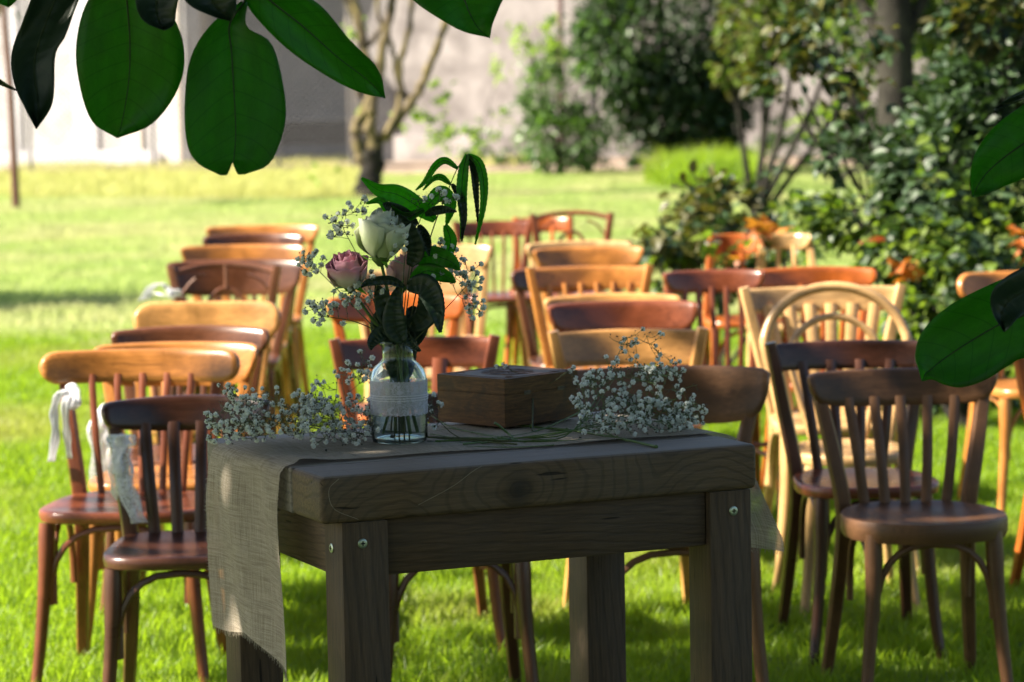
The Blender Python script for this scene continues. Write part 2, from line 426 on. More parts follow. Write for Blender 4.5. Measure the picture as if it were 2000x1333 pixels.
def petal(name, c, tip, tr_=.35):
    m, n = newmat(name); uv = n.nodes.new('ShaderNodeUVMap').outputs[0]
    sep = n.nodes.new('ShaderNodeSeparateXYZ'); n.links.new(uv, sep.inputs[0])
    no = noise(n, mapping(n, uv, (8, 2, 1)), 4, 3)
    f = ramp(n, math_(n, 'ADD', sep.outputs[1], math_(n, 'MULTIPLY', no, .2)), [(.62, (0,)*3), (1.08, (1,)*3)])
    col = mixc(n, f, c, tip); vn = noise(n, mapping(n, uv, (14, 1.6, 1)), 5, 4)
    col = mixc(n, math_(n, 'MULTIPLY', vn, .35), col, tuple(x * .72 for x in c))
    s = pbsdf(n, col, .6, .2, normal=bump(n, vn, .5, .0012)); tr = n.nodes.new('ShaderNodeBsdfTranslucent'); n.links.new(col, tr.inputs[0])
    mx = n.nodes.new('ShaderNodeMixShader'); mx.inputs[0].default_value = tr_
    n.links.new(s, mx.inputs[1]); n.links.new(tr.outputs[0], mx.inputs[2]); out(n, mx.outputs[0]); return m
M_pw = petal('white_petal', (.62, .70, .42), (.86, .87, .74)); M_pp = petal('pink_petal', (.80, .72, .60), (.80, .36, .50))
M_pb = petal('blush_petal', (.75, .50, .48), (.80, .45, .48))
def bbmat():
    m, n = newmat('tiny_white_petals')
    s = pbsdf(n, (.80, .82, .80), .7, .2); tr = n.nodes.new('ShaderNodeBsdfTranslucent'); tr.inputs[0].default_value = (.8, .84, .76, 1)
    mx = n.nodes.new('ShaderNodeMixShader'); mx.inputs[0].default_value = .4
    n.links.new(s, mx.inputs[1]); n.links.new(tr.outputs[0], mx.inputs[2]); out(n, mx.outputs[0]); return m
M_bb = bbmat()
def bigleaf_mat(name, c, c2, tcol, trans=.5):
    m, n = newmat(name); uv = n.nodes.new('ShaderNodeUVMap').outputs[0]
    sep = n.nodes.new('ShaderNodeSeparateXYZ'); n.links.new(uv, sep.inputs[0]); U, V = sep.outputs[0], sep.outputs[1]
    au = math_(n, 'ABSOLUTE', U)
    f = math_(n, 'FRACT', math_(n, 'MULTIPLY', math_(n, 'SUBTRACT', V, math_(n, 'MULTIPLY', math_(n, 'POWER', au, 1.3), .13)), 11.0))
    d = math_(n, 'ABSOLUTE', math_(n, 'SUBTRACT', f, .5))
    vein = ramp(n, d, [(.0, (1,)*3), (.045, (0,)*3)])
    vo = n.nodes.new('ShaderNodeTexVoronoi'); vo.feature = 'DISTANCE_TO_EDGE'; vo.inputs['Scale'].default_value = 34
    n.links.new(mapping(n, uv, (.5, 1, 1)), vo.inputs['Vector'])
    net = ramp(n, vo.outputs[0], [(0, (.5,)*3), (.08, (0,)*3)])
    t = noise(n, uv, 4, 5, .7)
    vm = math_(n, 'MAXIMUM', math_(n, 'MULTIPLY', vein, .75), math_(n, 'MULTIPLY', net, .4))
    col = mixc(n, t, c, c2)
    cd = mixc(n, vm, col, tuple(x*.55 for x in c))
    blot = noise(n, uv, 13, 2, .4)
    cd = mixc(n, ramp(n, blot, [(.76, (0,)*3), (.78, (.85,)*3)]), cd, (.05, .03, .012))
    s = pbsdf(n, cd, .42, .4, normal=bump(n, vm, -.25, .001))
    tr = n.nodes.new('ShaderNodeBsdfTranslucent'); n.links.new(mixc(n, math_(n, 'MULTIPLY', vm, .8), mixc(n, t, tuple(x*1.35 for x in tcol), tuple(x*.55 for x in tcol)), tuple(x*.45 for x in tcol)), tr.inputs[0])
    mx = n.nodes.new('ShaderNodeMixShader'); mx.inputs[0].default_value = trans
    n.links.new(s, mx.inputs[1]); n.links.new(tr.outputs[0], mx.inputs[2]); out(n, mx.outputs[0]); return m
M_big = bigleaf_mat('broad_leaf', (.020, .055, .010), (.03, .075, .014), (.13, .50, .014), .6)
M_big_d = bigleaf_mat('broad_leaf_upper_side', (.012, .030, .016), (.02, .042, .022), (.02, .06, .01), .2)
M_bleaf = bigleaf_mat('bouquet_leaf', (.018, .045, .010), (.03, .065, .014), (.22, .75, .03), .6)

# ------------------------------------------------------------------ ground
def sheet(name, corners, z, mat, nx=1, ny=1):
    m = MB(); (x0, y0), (x1, y1) = corners
    m.grid([[(x0 + (x1-x0)*i/nx, y0 + (y1-y0)*j/ny, z) for i in range(nx+1)] for j in range(ny+1)])
    return m.build(name, mat, smooth=False)
g = sheet('lawn', ((-300, -60), (300, 500)), 0, M_lawn, 40, 40); tag(g, kind='structure')
g = MB(); 
rows = []
for j in range(7):
    y = 47.2 + j * 1.1
    rows.append([(-16 + i * .6, y + .25 * math.sin(i * 1.3) * (j in (0,)), .004 + (.10 * math.sin(math.pi * j / 6) + .03 * rnd() if 0 < j < 6 else 0)) for i in range(60)])
g.grid(rows); tag(g.build('earth_strip', M_earth), kind='structure')

# ------------------------------------------------------------------ grass (stuff)
def blade_patch(name, size, count, hmin, hmax, wd, mat, flower=None):
    m = MB()
    for k in range(count):
        x, y = ru(-size/2, size/2), ru(-size/2, size/2); h = ru(hmin, hmax); a = ru(0, 2*math.pi); l = ru(.1, .9) * h
        dx, dy = math.cos(a), math.sin(a); w_ = wd * ru(.7, 1.3); b = ru(0, 2*math.pi); px, py = -math.sin(b) * w_, math.cos(b) * w_
        m.add([(x - px, y - py, 0), (x + px, y + py, 0), (x + dx*l*.35 + px*.8, y + dy*l*.35 + py*.8, h*.6), (x + dx*l*.35 - px*.8, y + dy*l*.35 - py*.8, h*.6), (x + dx*l, y + dy*l, h)],
              [(0, 1, 2, 3), (3, 2, 4)])
    me = bpy.data.meshes.new(name); me.from_pydata(m.v, [], m.f); me.materials.append(mat)
    return bpy.data.objects.new(name, me)   # never linked: only instanced
def scatter(name, pts, src, smin, smax, label, cat):
    me = bpy.data.meshes.new(name); me.from_pydata(pts, [], []); me.materials.append(src.data.materials[0])
    o = bpy.data.objects.new(name, me); C.objects.link(o)
    ng = bpy.data.node_groups.new(name, 'GeometryNodeTree')
    ng.interface.new_socket('Geometry', in_out='INPUT', socket_type='NodeSocketGeometry')
    ng.interface.new_socket('Geometry', in_out='OUTPUT', socket_type='NodeSocketGeometry')
    gi = ng.nodes.new('NodeGroupInput'); go = ng.nodes.new('NodeGroupOutput')
    ip = ng.nodes.new('GeometryNodeInstanceOnPoints'); oi = ng.nodes.new('GeometryNodeObjectInfo'); oi.inputs[0].default_value = src
    rv = ng.nodes.new('FunctionNodeRandomValue'); rv.data_type = 'FLOAT_VECTOR'
    rv.inputs[0].default_value = (0, 0, 0); rv.inputs[1].default_value = (0, 0, 6.2832)
    rs = ng.nodes.new('FunctionNodeRandomValue'); rs.data_type = 'FLOAT'
    rs.inputs[2].default_value = smin; rs.inputs[3].default_value = smax; rs.inputs['Seed'].default_value = 5
    L = ng.links.new
    L(gi.outputs[0], ip.inputs['Points']); L(oi.outputs['Geometry'], ip.inputs['Instance']); L(rv.outputs[0], ip.inputs['Rotation']); L(rs.outputs[1], ip.inputs['Scale'])
    L(ip.outputs[0], go.inputs[0])
    md = o.modifiers.new('grass', 'NODES'); md.node_group = ng
    return tag(o, label, cat, kind='stuff')
gp = []
D = 5.2
while D < 17:
    hw = .2 * D + .9; x = -hw
    while x < hw: gp.append((x + ru(-.08, .08), D + ru(-.08, .08), 0)); x += .30
    D += .30
src1 = blade_patch('grass_tuft', .44, 1000, .025, .062, .0019, M_grass)
scatter('lawn_grass', gp, src1, .75, 1.25, 'short green lawn grass under and around the chairs', 'grass')
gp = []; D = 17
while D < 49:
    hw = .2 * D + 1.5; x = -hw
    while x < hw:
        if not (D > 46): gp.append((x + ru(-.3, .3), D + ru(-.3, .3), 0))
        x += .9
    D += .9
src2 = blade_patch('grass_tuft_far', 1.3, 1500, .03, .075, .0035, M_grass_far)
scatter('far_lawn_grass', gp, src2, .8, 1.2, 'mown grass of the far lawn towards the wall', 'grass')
gp = []
for k in range(620):
    px = ru(-60, 700); py = ru(318, 392); p = onz(px, py); gp.append((p.x, p.y, 0))
for k in range(40):
    p = onz(ru(900, 1060), ru(318, 335)); gp.append((p.x, p.y, 0))
src3 = blade_patch('meadow_tuft', .7, 110, .08, .24, .006, M_meadow)
scatter('meadow_grass', gp, src3, .6, 1.15, 'yellowish unmown meadow strip in front of the white wall', 'grass')
gp = [tuple(onz(ru(1290, 1450), ru(345, 372)))[:2] + (0,) for k in range(90)]
src4 = blade_patch('mound_tuft', .5, 60, .2, .55, .008, M_grass)
scatter('grass_clump', [(a, b, 0) for a, b, c in gp], src4, .7, 1.2, 'rounded clump of tall light green grass under the dark evergreen', 'grass')

# ------------------------------------------------------------------ leaves
def leaf_local(m, p, d, up, L, W, fold=.25, curl=.2):
    d = d.normalized(); s = d.cross(up)
    if s.length < 1e-4: s = Vector((1, 0, 0))
    s.normalize(); u = s.cross(d)
    m.add([p, p + d*L*.35 + s*W*.5 + u*fold*W*.5, p + d*L*.72 + s*W*.38 + u*(fold*W*.4 - curl*L*.2), p + d*L - u*curl*L*.4,
           p + d*L*.72 - s*W*.38 + u*(fold*W*.4 - curl*L*.2), p + d*L*.35 - s*W*.5 + u*fold*W*.5, p + d*L*.5 - u*.0],
          [(0, 1, 6), (1, 2, 6), (2, 3, 6), (6, 3, 4), (6, 4, 5), (0, 6, 5)])
def rvec():
    while True:
        v = Vector((ru(-1, 1), ru(-1, 1), ru(-1, 1)))
        if .05 < v.length < 1: return v
def leafmass(m, c, r, count, L, W, shell=.35, hole=0, mats=None, droop=.3):
    seeds = [rvec() for _ in range(max(3, count // 45))]
    for k in range(count):
        if rnd() < .75:
            v = random.choice(seeds) + rvec() * .30
        else: v = rvec()
        if v.length > 1.12: continue
        if v.length < shell and rnd() < .6: v = v.normalized() * ru(shell, 1)
        p = Vector((c[0] + v.x*r[0], c[1] + v.y*r[1], c[2] + v.z*r[2]))
        if p.z < .03: continue
        d = (v.normalized() + rvec() * .9 + Vector((0, 0, -droop)))
        if mats: m.cm = random.choice(mats)
        s_ = ru(.6, 1.25)
        leaf_local(m, p, d, (Vector((0, 0, 1)) + rvec() * .9), L * s_, W * s_)
def pxr(D, r): return r * D / FPX
def blob(px, py, rx, ry, D, rd=None):
    c = pt(px, py, D); return c, (pxr(D, rx), rd if rd else pxr(D, (rx + ry) / 2), pxr(D, ry))

# --- overhanging broad-leaved tree whose crown shades the table
tree = empty('broadleaf_tree', (-3.3, 3.0, 0))
tag(tree, 'broad leaved tree whose big dark leaves dangle into the top and right of the view', 'tree')
TO = Vector((-3.3, 3.0, 0))
def tl(v): return Vector(v) - TO
mb = MB(); mb.tube([tl((-3.3, 3, -.05)), tl((-3.28, 3.02, .8)), tl((-3.2, 3.1, 1.7)), tl((-3.1, 3.2, 2.7))], [.24, .19, .17, .15], 12); mb.build('trunk', M_bark_d, tree)
limbs = [[(-3.1, 3.2, 2.7), (-2.2, 3.5, 3.0), (-1.0, 3.8, 2.7), (-.5, 3.9, 2.2), (-.40, 3.9, 1.72)], [(-3.1, 3.2, 2.7), (-2.6, 4.4, 3.8), (-3.2, 5.6, 4.9)],
         [(-3.1, 3.2, 2.7), (-3.8, 2.2, 4.0), (-4.2, 1.4, 4.8)], [(-3.1, 3.2, 2.7), (-1.5, 3.4, 3.3), (.1, 3.7, 3.0), (.8, 3.85, 2.3), (.98, 3.9, 1.75)],
         [(-3.1, 3.2, 2.7), (-2.6, 2.8, 4.2), (-2.5, 2.9, 5.4)]]
for L in limbs:
    q = bez([tl(a) for a in L], 5); mb = MB(); mb.tube(q, [.12 * (1 - i / len(q)) + .008 for i in range(len(q))], 8); mb.build('limb', M_bark_d, tree)
mb = MB()
for c, r, k in (((-2.7, 2.6, 4.0), (2.9, 2.5, 1.7), 5200), ((-3.6, 5.35, 5.65), (2.5, 1.75, 1.25), 2700), ((.2, 2.6, 3.9), (2.9, 2.6, 1.0), 3600), ((.3, -.5, 3.6), (3.2, 2.2, 1.2), 2600), ((.2, -3.2, 2.6), (4.2, 1.4, 2.3), 5200), ((-3.9, 3.9, 3.3), (1.4, 1.0, .9), 900)):  # masses over and behind the camera are unseen, added to cut ambient light
    leafmass(mb, tl(c), r, k, .20, .12, .2)
tag(mb.build('crown', M_crown, tree, smooth=False), kind='stuff')

def bigleaf(left, right, D0, D1, mat, fold=.010, wave=.006, midrib=True, ph=0, n=26, mcol=10, parent=tree, org=TO, notch=0, serr=0, mr=1.0):
    """left/right: outline points (px) from base to tip; D0, D1 distance of base and tip; a cupped, wavy blade"""
    Lp = bez([(a, b, 0) for a, b in left], 8); Rp = bez([(a, b, 0) for a, b in right], 8)
    def samp(P, t):
        f = t * (len(P) - 1); i = min(int(f), len(P) - 2); return P[i].lerp(P[i+1], f - i)
    rows = []; uvs = []; mid = []
    for i in range(n + 1):
        t = i / n; a = samp(Lp, t); b = samp(Rp, t); D = D0 + (D1 - D0) * t; row = []
        for j in range(mcol + 1):
            u = j / mcol; q = a.lerp(b, u); uu = 2*u - 1
            qy = q.y - notch * max(0, 1 - abs(uu) * 2.2) ** 1.3 * max(0, t - .8) / .2
            dd = D - fold * .9 * (abs(uu) ** 1.3) + wave * math.sin(t * 9 + ph + uu * 2) * abs(uu) * 1.3 + .0016 * math.cos(t * 60) * (1 - abs(uu)) * 1.0
            row.append(pt(q.x + serr * abs(uu) ** 6 * (1 if uu > 0 else -1) * (i % 2 - .5) * 2, qy, dd) - org); uvs.append((uu, t))
        rows.append(row); mid.append(row[mcol // 2] + Vector((0, -.0012, 0)))
    m = MB(); m.grid(rows); m.uv = uvs
    o = m.build('leaf', mat, parent, ang=180)
    so_ = o.modifiers.new('thickness', 'SOLIDIFY'); so_.thickness = .0006; so_.offset = 0
    if midrib:
        k = MB(); k.tube(mid, [(.0013 * (1 - i / (n + 1)) + .0003) * mr for i in range(n + 1)], 5); k.build('midrib', M_rib, o)
    return o
# top left group (distance about 3.8 - 4 m)
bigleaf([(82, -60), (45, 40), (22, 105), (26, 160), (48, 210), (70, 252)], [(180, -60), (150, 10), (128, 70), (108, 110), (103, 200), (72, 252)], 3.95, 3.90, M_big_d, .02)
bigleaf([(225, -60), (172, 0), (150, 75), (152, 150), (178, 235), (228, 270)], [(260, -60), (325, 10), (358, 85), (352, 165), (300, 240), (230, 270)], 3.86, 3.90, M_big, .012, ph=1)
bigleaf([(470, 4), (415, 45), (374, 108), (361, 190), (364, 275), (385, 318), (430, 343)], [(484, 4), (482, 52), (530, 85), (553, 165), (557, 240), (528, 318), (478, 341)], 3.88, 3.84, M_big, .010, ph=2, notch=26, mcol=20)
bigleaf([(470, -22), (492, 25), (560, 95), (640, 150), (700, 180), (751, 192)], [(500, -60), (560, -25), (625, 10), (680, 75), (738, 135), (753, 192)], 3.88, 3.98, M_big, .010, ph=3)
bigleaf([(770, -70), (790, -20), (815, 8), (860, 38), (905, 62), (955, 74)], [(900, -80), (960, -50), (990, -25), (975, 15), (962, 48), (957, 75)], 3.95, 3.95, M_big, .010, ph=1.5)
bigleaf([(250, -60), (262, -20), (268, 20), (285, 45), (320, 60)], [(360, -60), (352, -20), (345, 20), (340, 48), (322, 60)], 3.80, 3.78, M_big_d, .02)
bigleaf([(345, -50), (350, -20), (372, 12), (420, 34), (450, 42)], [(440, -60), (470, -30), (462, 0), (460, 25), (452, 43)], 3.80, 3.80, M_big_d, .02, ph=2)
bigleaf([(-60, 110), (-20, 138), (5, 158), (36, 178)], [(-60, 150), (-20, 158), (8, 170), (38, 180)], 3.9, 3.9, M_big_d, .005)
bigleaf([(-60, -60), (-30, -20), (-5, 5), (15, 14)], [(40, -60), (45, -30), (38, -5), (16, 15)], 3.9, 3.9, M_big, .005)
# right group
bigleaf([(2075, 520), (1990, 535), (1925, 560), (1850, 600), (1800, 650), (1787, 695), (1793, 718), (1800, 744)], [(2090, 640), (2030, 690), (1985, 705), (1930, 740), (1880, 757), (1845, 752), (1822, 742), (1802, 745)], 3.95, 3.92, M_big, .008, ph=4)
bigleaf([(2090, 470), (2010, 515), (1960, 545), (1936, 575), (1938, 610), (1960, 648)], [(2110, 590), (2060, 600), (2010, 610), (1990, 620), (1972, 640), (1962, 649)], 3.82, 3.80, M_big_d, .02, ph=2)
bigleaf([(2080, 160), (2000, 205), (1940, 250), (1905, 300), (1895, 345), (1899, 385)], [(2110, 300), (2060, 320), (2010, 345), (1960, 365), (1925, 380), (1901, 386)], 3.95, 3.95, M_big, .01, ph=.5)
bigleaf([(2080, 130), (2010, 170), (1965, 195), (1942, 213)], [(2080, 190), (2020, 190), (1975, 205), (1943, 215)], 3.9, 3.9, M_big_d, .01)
for L, r0 in (([(-.40, 3.9, 1.72), pt(430, -60, 3.9), pt(477, -10, 3.9), pt(474, 30, 3.88)], .005), ([(-.40, 3.9, 1.72), pt(240, -90, 3.88), pt(242, -55, 3.87)], .004), ([(-.40, 3.9, 1.72), pt(100, -110, 3.95), pt(-60, -20, 3.95), pt(-60, 130, 3.92)], .004),
          ([(-.40, 3.9, 1.72), pt(650, -120, 3.93), pt(840, -80, 3.95)], .004), ([pt(477, -10, 3.9), pt(483, -30, 3.89), pt(486, -40, 3.89)], .003),
          ([(.98, 3.9, 1.75), pt(2130, 160, 3.93), pt(2115, 420, 3.92), pt(2082, 580, 3.94)], .006), ([pt(2130, 160, 3.93), pt(2095, 235, 3.95)], .004), ([pt(2115, 420, 3.92), pt(2100, 530, 3.84)], .004)):
    q = bez([Vector(a) - TO for a in L], 6); mb = MB(); mb.tube(q, [r0 * (1 - .5 * i / len(q)) for i in range(len(q))], 6); mb.build('twig', M_twig, tree)

# ------------------------------------------------------------------ background: walls, fence, trees
def wall_seg(name, p0, p1, h, th, mat, label, cat='wall'):
    a = Vector((p0[0], p0[1], 0)); b = Vector((p1[0], p1[1], 0)); L = (b - a).length; ang = math.atan2(b.y - a.y, b.x - a.x)
    o = rbox(name, (0, 0, -.1), (L, th, h), mat, None, .02, 1); o.location = a; o.rotation_euler = (0, 0, ang)
    tag(o, label, cat); return o
def gx(px, D): return pt(px, 300, D).x
b = wall_seg('farm_building', (gx(-500, 58), 58.0), (gx(368, 53.0), 53.0), 5.0, .5, M_plaster, 'whitewashed building front behind the fence at the left', 'building')
b['label'] = 'sunlit whitewashed building front at the left end'
L0 = (Vector((gx(368, 53.0), 53.0, 0)) - Vector((gx(-500, 58), 58.0, 0))).length
for k, (u, wd, mt) in enumerate(((L0 - 2.55, .55, M_panel), (L0 - 1.35, .35, M_pillar), (L0 - 4.1, .3, M_panel), (L0 - .42, .30, M_pillar))):
    rbox('pilaster', (u, -.06, 0), (u + wd, -.002, 4.9), mt, b, .01, 1)
rbox('plinth', (.1, -.10, 0), (L0 - .6, -.064, .35), M_panel, b, .01, 1)
barn = empty('open_barn', (gx(376, 54), 54.0, 0))
W_ = gx(692, 54) - gx(376, 54)
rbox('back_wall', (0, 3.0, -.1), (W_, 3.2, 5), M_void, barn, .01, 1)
rbox('side_wall', (-.02, .0, -.1), (.18, 2.99, 5), M_pillar, barn, .01, 1)
rbox('side_wall', (W_ - .12, .0, -.1), (W_ + .1, 2.99, 5), M_pillar, barn, .01, 1)
rbox('roof', (-.3, -.4, 5.01), (W_ + .3, 3.4, 5.15), M_panel, barn, .01, 1)
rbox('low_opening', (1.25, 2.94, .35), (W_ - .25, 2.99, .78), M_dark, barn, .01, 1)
rbox('rail', (.2, 2.88, .80), (W_ - .15, 2.97, .86), M_panel, barn, .01, 1)
tag(barn, 'open shed bay in grey shade behind the wire fence', 'shed')
b = wall_seg('garden_wall', (gx(692, 54.0), 54.2), (gx(1300, 51), 51.0), 5, .4, M_plaster2, 'rough grey pink garden wall behind the laurel bush')
rbox('ledge', (1.0, -.25, .0), (4.4, -.003, .55), M_plaster2, b, .04, 2)
wall_seg('garden_wall', (gx(1302, 51.0), 51.0), (gx(2300, 48), 48.0), 5, .4, M_plaster2, 'pale garden wall glimpsed between the evergreen and the right hand trees')
mb = MB(); mb.tube([(0, 0, 0), (0.01, 0, 5)], .055, 10)
for z in (1.2, 3): mb.tube([(0, 0, z), (0, 0, z + .05)], .075, 10)
pp = mb.build('drain_pipe', M_pipe); pp.location = (gx(1098, 51.6), 51.6, 0); tag(pp, 'rusty brown drain pipe running up the garden wall', 'pipe')
# chain link fence
fen = empty('wire_fence', (0, 49.0, 0)); fx0, fx1 = -10.2, -2.0
mb = MB(); sp = .11; H_ = 3.2; x = fx0 - H_
while x < fx1:
    for sgn in (1, -1):
        a = [x, 0.0] if sgn > 0 else [x + H_, 0.0]; bq = [a[0] + sgn * H_, H_]
        lo, hi = max(fx0, min(a[0], bq[0])), min(fx1, max(a[0], bq[0]))
        if hi > lo:
            za = (lo - a[0]) * sgn; zb = (hi - a[0]) * sgn
            mb.tube([(lo, .006 * sgn, za), (hi, .006 * sgn, zb)], .006, 3, cap=False)
    x += sp
mb.build('wire_mesh', M_wire, fen); tag(fen, 'tall chain link fence standing in front of the white building and shed', 'fence')
for px in (-180, 60, 300, 545, 688):
    mb = MB(); X = gx(px, 49); mb.tube([(X, .03, 0), (X, .03, 3.3)], .028, 8); mb.build('post', M_wire, fen)
for (px, s_) in ((268, 1.0), (240, .5)):
    m = MB(); secs = []
    for i in range(7):
        t = i / 6 * math.pi; r = .16 * s_ * math.sin(t) + .004
        secs.append([(r * 1.5 * math.cos(a) * ru(.85, 1.1), r * math.sin(a) * ru(.85, 1.1), .13 * s_ * (1 - math.cos(t))) for a in [2*math.pi*j/9 for j in range(9)]])
    m.loft(secs); o = m.build('boulder', M_rock); p = onz(px, 300); o.location = (p.x, 49.5, 0)
    tag(o, 'pale rounded boulder at the foot of the white building' if s_ == 1 else 'small grey stone left of the pale boulder', 'stone')

# thin sapling at left edge
st = empty('young_tree', onz(32, 412)); so3 = Vector(st.location)
q = [onz(32, 412), pt(28, 330, so3.y), pt(20, 170, so3.y), pt(8, 20, so3.y), pt(2, -150, so3.y)]
mb = MB(); q = bez([a - so3 for a in q], 5); mb.tube(q, [.055 - .001 * i for i in range(len(q))], 8); mb.build('trunk', M_bark_r, st)
mb = MB(); leafmass(mb, (-.3, .2, 3.2), (.8, .8, .8), 260, .14, .08); mb.build('crown', M_crown, st, smooth=False)['kind'] = 'stuff'
tag(st, 'slender bare stemmed sapling at the far left edge of the lawn', 'tree')

# multi stemmed tree
tb = onz(716, 392); tb.z = 0; TD_ = tb.y
mt = empty('multi_stemmed_tree', tb)
def P_(x, y, dd=0): return pt(x, y, TD_ + dd) - tb
def limb(pts, r0, r1, nm='stem', mat=M_bark):
    q = bez(pts, 6); q = [p + rvec() * r0 * .22 for p in q]; n = len(q); mb = MB(); r0 *= .84; r1 *= .8
    mb.tube(q, [r0 + (r1 - r0) * i / (n-1) * 1.0 + r0 * .12 * math.sin(i * 1.9) for i in range(n)], 9); return mb.build(nm, mat, mt)
limb([Vector((0, 0, -.05)), P_(722, 360), P_(728, 320), P_(728, 285)], .20, .17, 'trunk', M_bark_d)
limb([P_(722, 345), P_(700, 290), P_(695, 245), P_(720, 200), P_(718, 120), P_(700, 30), P_(660, -60)], .10, .05)
limb([P_(730, 300), P_(722, 230), P_(735, 160), P_(752, 70), P_(775, -40)], .11, .06)
limb([P_(728, 290, .2), P_(765, 250), P_(810, 190), P_(840, 130), P_(868, 50), P_(900, -40)], .09, .05)
limb([P_(755, 262, -.2), P_(782, 200), P_(780, 130), P_(800, 50), P_(812, -60)], .065, .04)
limb([P_(740, 150, .2), P_(710, 100), P_(690, 30), P_(640, -60)], .05, .03)
limb([P_(800, 200, .1), P_(775, 150), P_(765, 90), P_(740, 30), P_(738, -50)], .045, .03)
limb([P_(703, 190, .1), P_(700, 120), P_(742, 60), P_(770, 0), P_(790, -60)], .05, .03)
mb = MB()
for (px, py, rx, ry, k) in ((868, 170, 22, 28, 26), (838, 215, 30, 22, 26), (690, 50, 18, 26, 24), (855, 245, 24, 30, 24), (905, 275, 30, 30, 20), (630, 340, 40, 16, 14), (780, 235, 16, 20, 12), (705, 205, 20, 16, 12)):
    c, r = blob(px, py, rx, ry, TD_ + .3); leafmass(mb, c - tb, r, k, .11, .07)
for c, r, k in ((Vector((.3, .3, 4.3)), (1.8, 1.6, 1.2), 700),): leafmass(mb, c, r, k, .12, .08)
mb.build('foliage', M_lime, mt, smooth=False)['kind'] = 'stuff'
tag(mt, 'many stemmed tree with yellow lichen on its bark, beyond the bouquet', 'tree')

# laurel shrub and background evergreens
def shrub(name, label, cat, base, blobs, mats, L, W, trunk=None, group=None, stemr=.03, shell=.35, droop=.3):
    b0 = Vector(base); root = empty(name, b0); mb = MB()
    stems = MB()
    for (c, r, k, idx) in blobs:
        leafmass(mb, c - b0, r, k, L, W, shell, mats=idx, droop=droop)
        q = bez([Vector((ru(-.05, .05), ru(-.05, .05), -.03)), (c - b0) * .5 + rvec() * .06 * (c - b0).length, c - b0], 4)
        stems.tube(q, [stemr * (1 - .7 * i / (len(q)-1)) for i in range(len(q))], 6)
        for _ in range(5):
            v = rvec(); e = Vector((c.x + v.x*r[0], c.y + v.y*r[1], c.z + v.z*r[2])) - b0
            stems.tube([q[-3], q[-3].lerp(e, .5) + rvec() * .03, e], [stemr*.4, stemr*.25, stemr*.1], 4)
    stems.build('stems', trunk or M_bark_d, root)
    f = mb.build('foliage', mats, root, smooth=False); f['kind'] = 'stuff'
    tag(root, label, cat, group); return root
def B(px, py, rx, ry, D, k, idx, rd=None):
    c, r = blob(px, py, rx, ry, D, rd); return (c, r, k, idx)
shrub('laurel_bush', 'bushy green laurel with bright new shoots before the grey wall', 'bush', (gx(1095, 45), 45, 0),
      [B(1100, 270, 95, 60, 45, 1300, [0, 0, 1]), B(1075, 190, 70, 60, 45, 800, [0, 0, 1]), B(1060, 110, 55, 45, 45, 330, [0, 1, 2]), B(1035, 75, 40, 35, 45.2, 110, [2]), B(1150, 230, 50, 60, 45.3, 380, [0, 1]), B(1085, 75, 35, 40, 45, 120, [2, 1])],
      [M_laurel, M_laurel, M_lime], .13, .055)
shrub('low_plants', 'loose pale green plants growing beside the lichen covered tree', 'plant', (gx(905, 47), 47, 0),
      [B(905, 285, 80, 30, 47, 260, [0, 1]), B(960, 250, 40, 40, 47, 90, [0, 1]), B(985, 110, 22, 60, 47, 60, [1])], [M_laurel, M_lime], .13, .06, stemr=.012)
shrub('evergreen_tree', 'tall dense dark evergreen with a sunlit left flank by the wall', 'tree', (gx(1320, 44), 44, 0),
      [B(1310, 60, 185, 150, 44, 7000, [0]), B(1330, 200, 140, 105, 44, 4600, [0]), B(1215, 90, 90, 120, 43.6, 2000, [0, 1]), B(1180, 20, 60, 70, 43.5, 700, [1, 0]), B(1290, -150, 190, 120, 44, 1800, [0]), B(1400, 210, 70, 90, 44.2, 900, [0])],  # paler leaves mixed into the left blobs paint its sunlit side
      [M_yew, M_laurel], .13, .07, stemr=.12, shell=.6)
# right hand background trees
shrub('tree', 'olive green tree hanging over the top of the pale wall gap', 'tree', (gx(1475, 30), 30, 0),
      [B(1490, 60, 80, 120, 30, 1200, [0, 1]), B(1640, 70, 90, 60, 30, 700, [0, 0, 1]), B(1660, 190, 60, 40, 30, 220, [0, 1]), B(1560, 10, 110, 45, 30, 700, [0, 1]), B(1430, 130, 40, 50, 30, 160, [1, 0]), B(1540, -90, 160, 80, 30, 900, [0])], [M_olive, M_shrub_y], .11, .06, stemr=.05)
shrub('tree', 'dark leaved tree with a thick shadowed trunk behind the right hand shrub', 'tree', (gx(1745, 24), 24, 0),
      [B(1890, 20, 130, 110, 24, 2000, [0, 2]), B(1720, 60, 120, 100, 26, 900, [0, 2]), B(1950, 160, 150, 120, 24.5, 2200, [0, 2]), B(1760, -90, 180, 80, 24, 1200, [0]), B(1890, 330, 130, 90, 25, 1200, [0])], [M_shrub_y, M_olive, M_crown], .10, .06, stemr=.06)
tr = MB(); q0 = Vector((gx(1748, 23.5), 23.5, 0)); tr.tube([(0, 0, -.05), (.02, 0, .8), (0, 0, 1.8), (-.02, 0, 3.5)], [.19, .165, .15, .14], 12)
for e in ((.5, .1, 2.6), (-.5, .2, 2.9)): tr.tube([(0, 0, 1.6), (e[0]*.5, e[1], 2.1), e], [.07, .05, .04], 7)
o = empty('bare_tree', q0); tr.build('trunk', M_bark_d, o); tag(o, 'thick shadowed bare tree rising behind the right hand shrub', 'tree')
